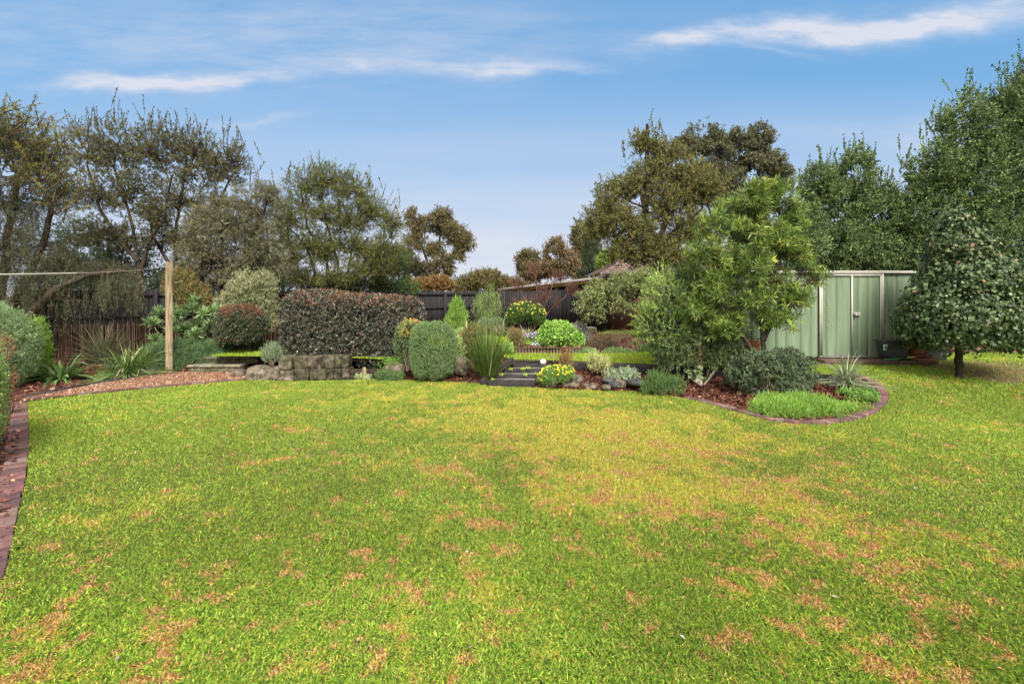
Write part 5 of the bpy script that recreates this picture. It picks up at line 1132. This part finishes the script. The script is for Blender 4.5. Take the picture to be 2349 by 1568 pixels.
# ---- top level plants
Y = 15.2; b = at0(1049, Y, .55)
shrub('dwarf_conifer', 'small bright green cone shaped conifer in front of the back fence', 'shrub', b, [Bl(1048, 735, 26, 26, Y), Bl(1048, 712, 18, 24, Y), Bl(1048, 695, 9, 16, Y), Bl(1050, 752, 22, 18, Y)], 1700, .16, 20, .03, .008, [(.20, .32, .06, 4), (.12, .2, .05, 3), (.32, .46, .10, 1.5)], stems=3, upb=1.2, out=.7, spread=.4, shell=.35)
Y = 16.5; b = at0(1122, Y, .55)
root = thing('weeping_conifer', 'pale green weeping conifer hanging in curtains before the fence corner', 'tree', b)
g = Geo(); h = Geo(); tr_ = [b, at(1122, 720, Y), at(1120, 680, Y), at(1126, 650, Y)]; h.tube(tr_, [.03, .025, .02, .008], 6)
S = []
for (x, y, n_) in [(1126, 650, 40), (1120, 668, 45), (1104, 672, 70), (1096, 685, 60), (1136, 672, 50), (1143, 690, 40), (1110, 700, 60), (1130, 700, 60), (1118, 715, 50)]:
    e = at(x, y, Y); h.tube(curve(at(1121, min(y+14, 735), Y), e, 5, -.1, .05), [.012, .01, .008, .006, .004], 4)
    for _ in range(n_): S.append(e+rng.normal(size=3)*np.array((.11, .12, .07)))
S = np.array(S); sprays(g, S, np.array((0, 0, -1.))+rng.normal(size=S.shape)*.25, .55, 26, .04, .007, [(.19, .26, .08, 4), (.11, .16, .05, 4), (.30, .38, .13, 1.5)], spread=.4, t0=0)
g.build('crown', M['leaf'], root); h.build('trunk', M['bark'], root)
b = at0(1108, 15.6, .55); shrub('grey_mound', 'small rounded grey green shrub at the foot of the weeping conifer', 'shrub', b, [Bl(1113, 745, 17, 16, 15.6), Bl(1140, 742, 18, 14, 15.8)], 620, .14, 16, .03, .007, [(.20, .25, .13, 3), (.13, .17, .09, 3)], stems=3)
STR = [(.45, .46, .26, 3), (.26, .32, .14, 3), (.6, .58, .38, 2), (.16, .22, .08, 2)]
for i, (x, Y, n_, L_, lb_) in enumerate([(1075, 14.8, 170, .5, 'cream striped grass clump left end behind the rounded bush'), (1095, 15.6, 130, .45, 'cream striped grass clump behind the bench seat'), (1152, 15.4, 190, .48, 'cream striped grass clump right of the bench leg'), (1205, 14.2, 170, .42, 'olive striped grass clump below the yellow flowering bush'), (1020, 14.2, 110, .55, 'green grass clump rising behind the barrel shaped bush')]):
    grassy('striped_grass', lb_, 'plant', at0(x, Y, .55), n_, L_, .02, STR if i < 4 else [(.25, .36, .10, 3), (.38, .45, .15, 2)], group=None, lean=.75, droop=.5, r=.12)
Y = 15.0; b = at0(1208, Y, .55)
root = shrub('yellow_flower_bush', 'dark green bush covered with yellow flowers before the grey fence', 'flower bush', b, [Bl(1200, 716, 32, 22, Y), Bl(1225, 722, 25, 22, Y), Bl(1180, 728, 18, 18, Y), Bl(1235, 735, 16, 16, Y)], 1900, .14, 13, .036, .013, [(.07, .12, .03, 4), (.045, .08, .025, 3), (.13, .2, .05, 1)], stems=4)
flowers(root, [Bl(1200, 714, 33, 22, Y), Bl(1225, 720, 26, 22, Y), Bl(1180, 727, 18, 18, Y), Bl(1236, 734, 16, 16, Y)], 120, .032, [(.85, .76, .05, 4), (.9, .85, .2, 2)], low=-.2, pet=5)
Y = 15.6; b = at0(1226, Y, .55)
root = thing('bare_tree', 'leafless reddish brown twiggy small tree in front of the grey fence', 'tree', b)
h = Geo(); tips = []
ts = [[b, at(1228, 735, Y), at(1232, 715, Y)], [at(1229, 735, Y), at(1215, 705, Y), at(1200, 680, Y)], [at(1230, 730, Y), at(1250, 700, Y), at(1262, 670, Y)], [at(1230, 730, Y), at(1232, 690, Y), at(1230, 650, Y)], [at(1229, 738, Y), at(1255, 720, Y), at(1285, 690, Y)]]
def ramif(p, d, L, r, k):
    q = p+d*L; h.tube(curve(p, q, 4, 0, .05), np.linspace(r, r*.6, 4), 5 if r > .01 else 3)
    if k == 0: return
    for _ in range(rng.integers(4, 6)):
        e = nrm(d+rng.normal(size=3)*.42+np.array((0, 0, .12))); ramif(p+d*L*rng.uniform(.45, 1), e, L*rng.uniform(.6, .85), r*.6, k-1)
for st in ts:
    h.tube(st, np.linspace(.03, .018, len(st)), 6); d_ = nrm(np.array(st[-1])-np.array(st[-2]))
    ramif(np.array(st[-1]), d_, .34, .015, 4)
    for p in st[1:]: ramif(np.array(p), nrm(d_+rng.normal(size=3)*.4), .34, .016, 3)
h.build('branches', M['bark_red'], root)
Y = 12.9; b = at0(1280, Y, .55)
root = tree('geranium_bush', 'lush bright green rounded bush of scalloped leaves behind the log edging', b, [[b, at(1268, 790, Y), at(1275, 775, Y)], [b, at(1300, 790, Y), at(1305, 775, Y)]], [Bl(1278, 768, 42, 30, Y), Bl(1310, 780, 26, 24, Y), Bl(1255, 785, 22, 20, Y), Bl(1330, 795, 8, 14, Y)], 1500, .10, 8, .055, .046, [(.20, .34, .06, 4), (.13, .24, .05, 3), (.30, .45, .10, 2)], r0=.03, twigs=8, cat='shrub', shell=.15, lump=.1, spread=.8)
Y = 12.9; b = at0(1232, Y, .55)
root = shrub('daisy_bush', 'low green bush with white blue flowers left of the scalloped leaf bush', 'flower bush', b, [Bl(1235, 795, 18, 13, Y), Bl(1222, 800, 13, 10, Y)], 520, .1, 10, .028, .01, [(.12, .2, .05, 3), (.08, .14, .04, 3)], stems=0)
flowers(root, [Bl(1236, 793, 16, 11, Y), Bl(1224, 797, 11, 9, Y)], 34, .03, [(.62, .66, .85, 3), (.8, .82, .9, 2)])
Y = 13.8; b = at0(1212, Y, .55)
root = shrub('purple_flower_bush', 'lilac flowering cushion above the white blue flowers', 'flower bush', b, [Bl(1214, 778, 18, 8, Y), Bl(1226, 771, 14, 7, Y)], 420, .08, 10, .024, .009, [(.2, .26, .12, 3), (.12, .18, .07, 3)], stems=0)
flowers(root, [Bl(1216, 775, 17, 8, Y), Bl(1228, 769, 12, 6, Y)], 70, .026, [(.38, .28, .62, 3), (.55, .45, .78, 2)])
Y = 14.6; b = at0(1332, Y, .5)
shrub('silver_bush', 'grey silvery leaved bush between scalloped leaf bush and the tan stone', 'shrub', b, [Bl(1328, 762, 20, 22, Y), Bl(1340, 772, 14, 16, Y), Bl(1315, 752, 16, 10, Y)], 1300, .13, 12, .03, .014, [(.26, .27, .23, 4), (.17, .18, .15, 3), (.42, .42, .38, 2)], stems=4)
Y = 12.5; b = at0(1188, Y, .5)
shrub('twiggy_shrub', 'brown twiggy clipped shrub with sparse leaves above the timber steps', 'shrub', b, [Bl(1186, 785, 22, 26, Y), Bl(1178, 765, 16, 14, Y)], 520, .12, 9, .025, .010, [(.22, .14, .06, 4), (.14, .10, .05, 3), (.2, .22, .07, 2)], stems=30, reach=1.0)
b = at0(1163, 12.0, .42); shrub('nettle_plant', 'small fresh green leafy plant at the foot of the twiggy shrub', 'plant', b, [Bl(1166, 800, 12, 14, 12.0)], 260, .08, 8, .04, .022, [(.24, .36, .08, 3), (.15, .26, .06, 3)], stems=4)
Y = 11.6; b = at0(1082, Y, .36)
shrub('nandina_shrub', 'yellow green and bronze loose shrub left of the tall strappy clump', 'shrub', b, [Bl(1085, 775, 27, 30, Y), Bl(1068, 790, 20, 26, Y), Bl(1095, 805, 22, 24, Y), Bl(1090, 755, 20, 14, Y)], 1100, .16, 12, .034, .013, [(.16, .17, .055, 4), (.10, .11, .04, 4), (.22, .10, .045, 1.2), (.28, .29, .11, 1)], stems=9, shell=.8)
b = at0(1052, 11.3, .33); shrub('ivy_patch', 'pale yellow green leaves beside the right flank of the barrel shaped bush', 'plant', b, [Bl(1052, 800, 14, 26, 11.4), Bl(1058, 770, 12, 18, 11.6)], 320, .12, 10, .034, .016, [(.34, .42, .16, 3), (.22, .30, .10, 3)], stems=4)
Y = 13.0; b = at0(1380, Y, .4)
shrub('dry_shrub', 'brown wispy half bare shrub in the back bed right of the silver bush', 'shrub', b, [Bl(1372, 785, 26, 24, Y), Bl(1400, 775, 24, 18, Y), Bl(1358, 795, 14, 12, Y), Bl(1430, 770, 18, 12, Y, .6)], 900, .2, 10, .024, .007, [(.16, .10, .055, 4), (.10, .07, .04, 3), (.17, .16, .07, 2)], stems=24, reach=1.0, shell=.9)
for x, y, rx, rz, lb_ in [(1345, 807, 26, 6, 'low green groundcover left part along the back edge of the upper lawn'), (1420, 807, 36, 6, 'low grey green groundcover right part along the back edge of the upper lawn'), (1495, 800, 28, 10, 'dark green tufted groundcover next to the bottlebrush at the upper lawn')]:
    Y = 12.3; b = at0(x, Y, .40); shrub('groundcover', lb_, 'groundcover', b, [Bl(x, y, rx, rz, Y)], 420, .1, 10, .03, .013, [(.16, .26, .08, 3), (.10, .17, .06, 3), (.28, .36, .16, 1)], stems=0, upb=.9)
b = at0(1455, 14.5, .42); shrub('seedling', 'single small green plant on the bare bark slope before the brick wall', 'plant', b, [Bl(1456, 788, 10, 9, 14.2)], 90, .12, 8, .03, .014, [(.16, .2, .06, 2), (.24, .28, .1, 1)], stems=3)
# ---- pots by the shed
c = at(2050, 776, 10.05)
grassy('potted_plant', 'green strappy leaves and tall yellow flower stalk growing behind the charcoal planter', 'plant', at0(2075, 10.25, 1.0), 26, .38, .03, [(.22, .34, .06, 3), (.4, .42, .08, 1), (.14, .22, .05, 2)], lean=.9, droop=.5, r=.05)
root = thing('flower_stalk', 'tall thin stalk with a single yellow spidery flower against the green shed', 'flower', at0(2072, 10.2, 1.0))
st = [np.array(at0(2076, 10.2, 1.0)), at(2071, 735, 10.2), at(2057, 713, 10.2)]; Geo().tube(st, .005, 5, C=(.3, .36, .14)).build('stalk', M['leaf'], root)
g = Geo(); d = nrm(rng.normal(size=(40, 3))); g.quads4(leafquads(np.tile(st[-1], (40, 1)), d, .06, .012, .1), palette(40, YL)); g.build('flower_head', M['petal'], root)
grassy('potted_plant', 'orange and green spotted leaves rising from the terracotta pot beside the planter', 'plant', at0(2098, 10.15, .92), 22, .3, .03, [(.4, .42, .08, 3), (.5, .3, .06, 1), (.2, .3, .06, 2)], lean=.7, droop=.3, r=.04)
# tufts in the step treads, leaves on the lawn
g = Geo()
for x, y, z in [(1172, 848, .26), (1200, 848, .26), (1212, 846, .26), (1248, 848, .26), (1150, 861, .17), (1205, 861, .17), (1232, 860, .17), (1130, 872, .09)]:
    p = w(x, y, z); foliage(g, [(p[0], p[1]+.05, p[2]+.01, .04, .03, .02)], 22, .05, 6, .018, .010, FRESH, upb=1)
o = g.build('step_weeds', M['leaf']); o['kind'] = 'stuff'; o['label'] = 'small green weeds growing on the gravel treads of the timber steps'
g = Geo()
P = scatter(LV, LT, 1.2); P = P[(P[:, 1] > 1.5)]; n = len(P); az = rng.uniform(0, 6.3, n); P[:, 2] += .028
g.quads4(leafquads(P, np.stack([np.cos(az), np.sin(az), rng.normal(0, .2, n)], 1), .045, .020, .2, np.tile(np.array((0, 0, 1.)), (n, 1))+rng.normal(0, .2, (n, 3))), palette(n, [(.35, .28, .25, 2), (.25, .12, .07, 3), (.5, .46, .42, 1)], .2))
o = g.build('fallen_leaves', M['leaf'], loc=(0, 0, 0)); o['kind'] = 'stuff'; o['label'] = 'scattered small fallen leaves lying on the lawn'

SKYGAIN = (.57, 1.13, 1.76); CLOUD = (2.5, 2.55, 2.83); FILL_VEIL = (5.0, 4.75, 4.35); SUN_E = 2.3; EXPO = 1.62

# ================================================================== SKY, LIGHT, CAMERA
SUN_EL, SUN_AZ = math.radians(46), math.radians(165)      # azimuth clockwise from +Y: behind the camera, to the right
wd = bpy.data.worlds.new('World'); scene.world = wd; wd.use_nodes = True; nt = wd.node_tree; N = nt.nodes; L = nt.links
sky = N.new('ShaderNodeTexSky'); sky.sky_type = 'NISHITA'; sky.sun_disc = False; sky.sun_elevation = SUN_EL; sky.sun_rotation = SUN_AZ
sky.air_density = 1.3; sky.dust_density = .6; sky.ozone_density = 1.6
bg = N['Background']
def mth(op, a, b=None, c=None, clamp=False):
    n = N.new('ShaderNodeMath'); n.operation = op; n.use_clamp = clamp
    for i, v in enumerate((a, b, c)):
        if v is None: continue
        if hasattr(v, 'links'): L.new(v, n.inputs[i])
        else: n.inputs[i].default_value = v
    return n.outputs[0]
tc = N.new('ShaderNodeTexCoord'); sp = N.new('ShaderNodeSeparateXYZ'); L.new(tc.outputs['Generated'], sp.inputs[0])
yy = mth('MAXIMUM', sp.outputs[1], .08); u = mth('DIVIDE', sp.outputs[0], yy); v = mth('DIVIDE', sp.outputs[2], yy)
def noise(su, sv, sc, det=5, off=0., rough=.55):
    cb = N.new('ShaderNodeCombineXYZ'); L.new(mth('MULTIPLY_ADD', u, su, off), cb.inputs[0]); L.new(mth('MULTIPLY', v, sv), cb.inputs[1])
    n = N.new('ShaderNodeTexNoise'); n.inputs['Scale'].default_value = sc; n.inputs['Detail'].default_value = det; n.inputs['Roughness'].default_value = rough; L.new(cb.outputs[0], n.inputs['Vector']); return n.outputs[0]
warp = mth('MULTIPLY', mth('SUBTRACT', noise(1, 2, 3, 4), .5), .14)
fine = noise(1, 5, 5, 7, 3.1, .65)
def streak(pts, wd0, wd1, amp, soft0=.08, soft1=.08):
    (u0, v0), (u1, v1) = pts; t = mth('DIVIDE', mth('SUBTRACT', u, u0), u1-u0, None, True)
    vc = mth('ADD', mth('MULTIPLY_ADD', t, v1-v0, v0), warp); wdt = mth('MULTIPLY_ADD', t, wd1-wd0, wd0)
    q = mth('DIVIDE', mth('SUBTRACT', v, vc), wdt); e = mth('EXPONENT', mth('MULTIPLY', mth('MULTIPLY', q, q), -1.))
    a = mth('DIVIDE', mth('SUBTRACT', u, u0-soft0), soft0*2, None, True); b = mth('SUBTRACT', 1., mth('DIVIDE', mth('SUBTRACT', u, u1-soft1), soft1*2, None, True), None, True)
    f = mth('MULTIPLY_ADD', fine, 2.2, -.45, True)
    return mth('MULTIPLY', mth('MULTIPLY', mth('MULTIPLY', e, f), mth('MULTIPLY', a, b)), amp)
def uv(px, py): return ((px-CX)/F, (HY-py)/F)
parts = [streak((uv(1480, 100), uv(2450, 15)), .018, .034, 1.3, .1, .3), streak((uv(1850, 60), uv(2150, 35)), .03, .035, .9, .12, .12), streak((uv(150, 192), uv(640, 178)), .014, .016, .95, .12, .1), streak((uv(240, 180), uv(420, 185)), .02, .016, .6, .1, .1),
         streak((uv(1020, 150), uv(1330, 158)), .020, .016, 1.0, .1, .1), streak((uv(720, 150), uv(900, 140)), .03, .02, .6, .1, .1), streak((uv(1650, 110), uv(1850, 130)), .010, .008, .4, .1, .1), streak((uv(480, 275), uv(700, 268)), .008, .008, .35, .1, .1), streak((uv(-300, 60), uv(900, 130)), .13, .10, .42, .4, .4), streak((uv(600, 60), uv(1500, 90)), .10, .08, .30, .3, .3), streak((uv(1900, 300), uv(2500, 300)), .03, .05, .35, .2, .3)]
tot = parts[0]
for p in parts[1:]: tot = mth('ADD', tot, p)
band = mth('MULTIPLY', mth('SUBTRACT', noise(.6, 6, 2.2, 5, 7.7), .36), 1.5)
low = mth('SUBTRACT', 1., mth('DIVIDE', mth('SUBTRACT', v, .06), .42, None, True)); low = mth('MULTIPLY', low, mth('MULTIPLY_ADD', band, .7, .85)) 
mask = mth('ADD', tot, low, None, True)
mask = mth('MULTIPLY', mask, .90)
mx = N.new('ShaderNodeMix'); mx.data_type = 'RGBA'; L.new(mask, mx.inputs[0])
gain = N.new('ShaderNodeMix'); gain.data_type = 'RGBA'; gain.blend_type = 'MULTIPLY'; gain.inputs[0].default_value = 1; gm = N.new('ShaderNodeGamma'); gm.inputs[1].default_value = .25; L.new(sky.outputs[0], gm.inputs[0]); L.new(gm.outputs[0], gain.inputs[6]); gain.inputs[7].default_value = (*SKYGAIN, 1)
L.new(gain.outputs[2], mx.inputs[6]); mx.inputs[7].default_value = (*CLOUD, 1)
ov = N.new('ShaderNodeMix'); ov.data_type = 'RGBA'; L.new(mth('DIVIDE', mth('SUBTRACT', v, .72), .5, None, True), ov.inputs[0])   # unseen bright veil added overhead and behind the camera for neutral fill light
L.new(mx.outputs[2], ov.inputs[6]); ov.inputs[7].default_value = (*FILL_VEIL, 1)
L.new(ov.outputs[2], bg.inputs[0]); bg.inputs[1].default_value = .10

sd = bpy.data.lights.new('sun', 'SUN'); sd.energy = SUN_E; sd.angle = math.radians(24); sd.color = (1, .94, .84)
so_ = bpy.data.objects.new('sun', sd); COL.objects.link(so_)
dv = Vector((math.sin(SUN_AZ)*math.cos(SUN_EL), math.cos(SUN_AZ)*math.cos(SUN_EL), math.sin(SUN_EL)))
so_.rotation_euler = dv.to_track_quat('Z', 'Y').to_euler(); so_.location = (5, -5, 12)

cam = bpy.data.cameras.new('camera'); co = bpy.data.objects.new('camera', cam); COL.objects.link(co)
co.location = (0, 0, HC); co.rotation_euler = (math.radians(90), 0, 0); cam.lens = 16; cam.sensor_width = 36; cam.shift_y = -(784-HY)/2349; cam.clip_end = 2000; cam.clip_start = .05
scene.camera = co
scene.view_settings.view_transform = 'Standard'; scene.view_settings.look = 'None'; scene.view_settings.gamma = 1; scene.view_settings.exposure = EXPO
scene.cycles.filter_width = 1.15; scene.cycles.max_bounces = 6; scene.cycles.diffuse_bounces = 3; scene.cycles.transparent_max_bounces = 4; scene.cycles.caustics_reflective = False; scene.cycles.caustics_refractive = False
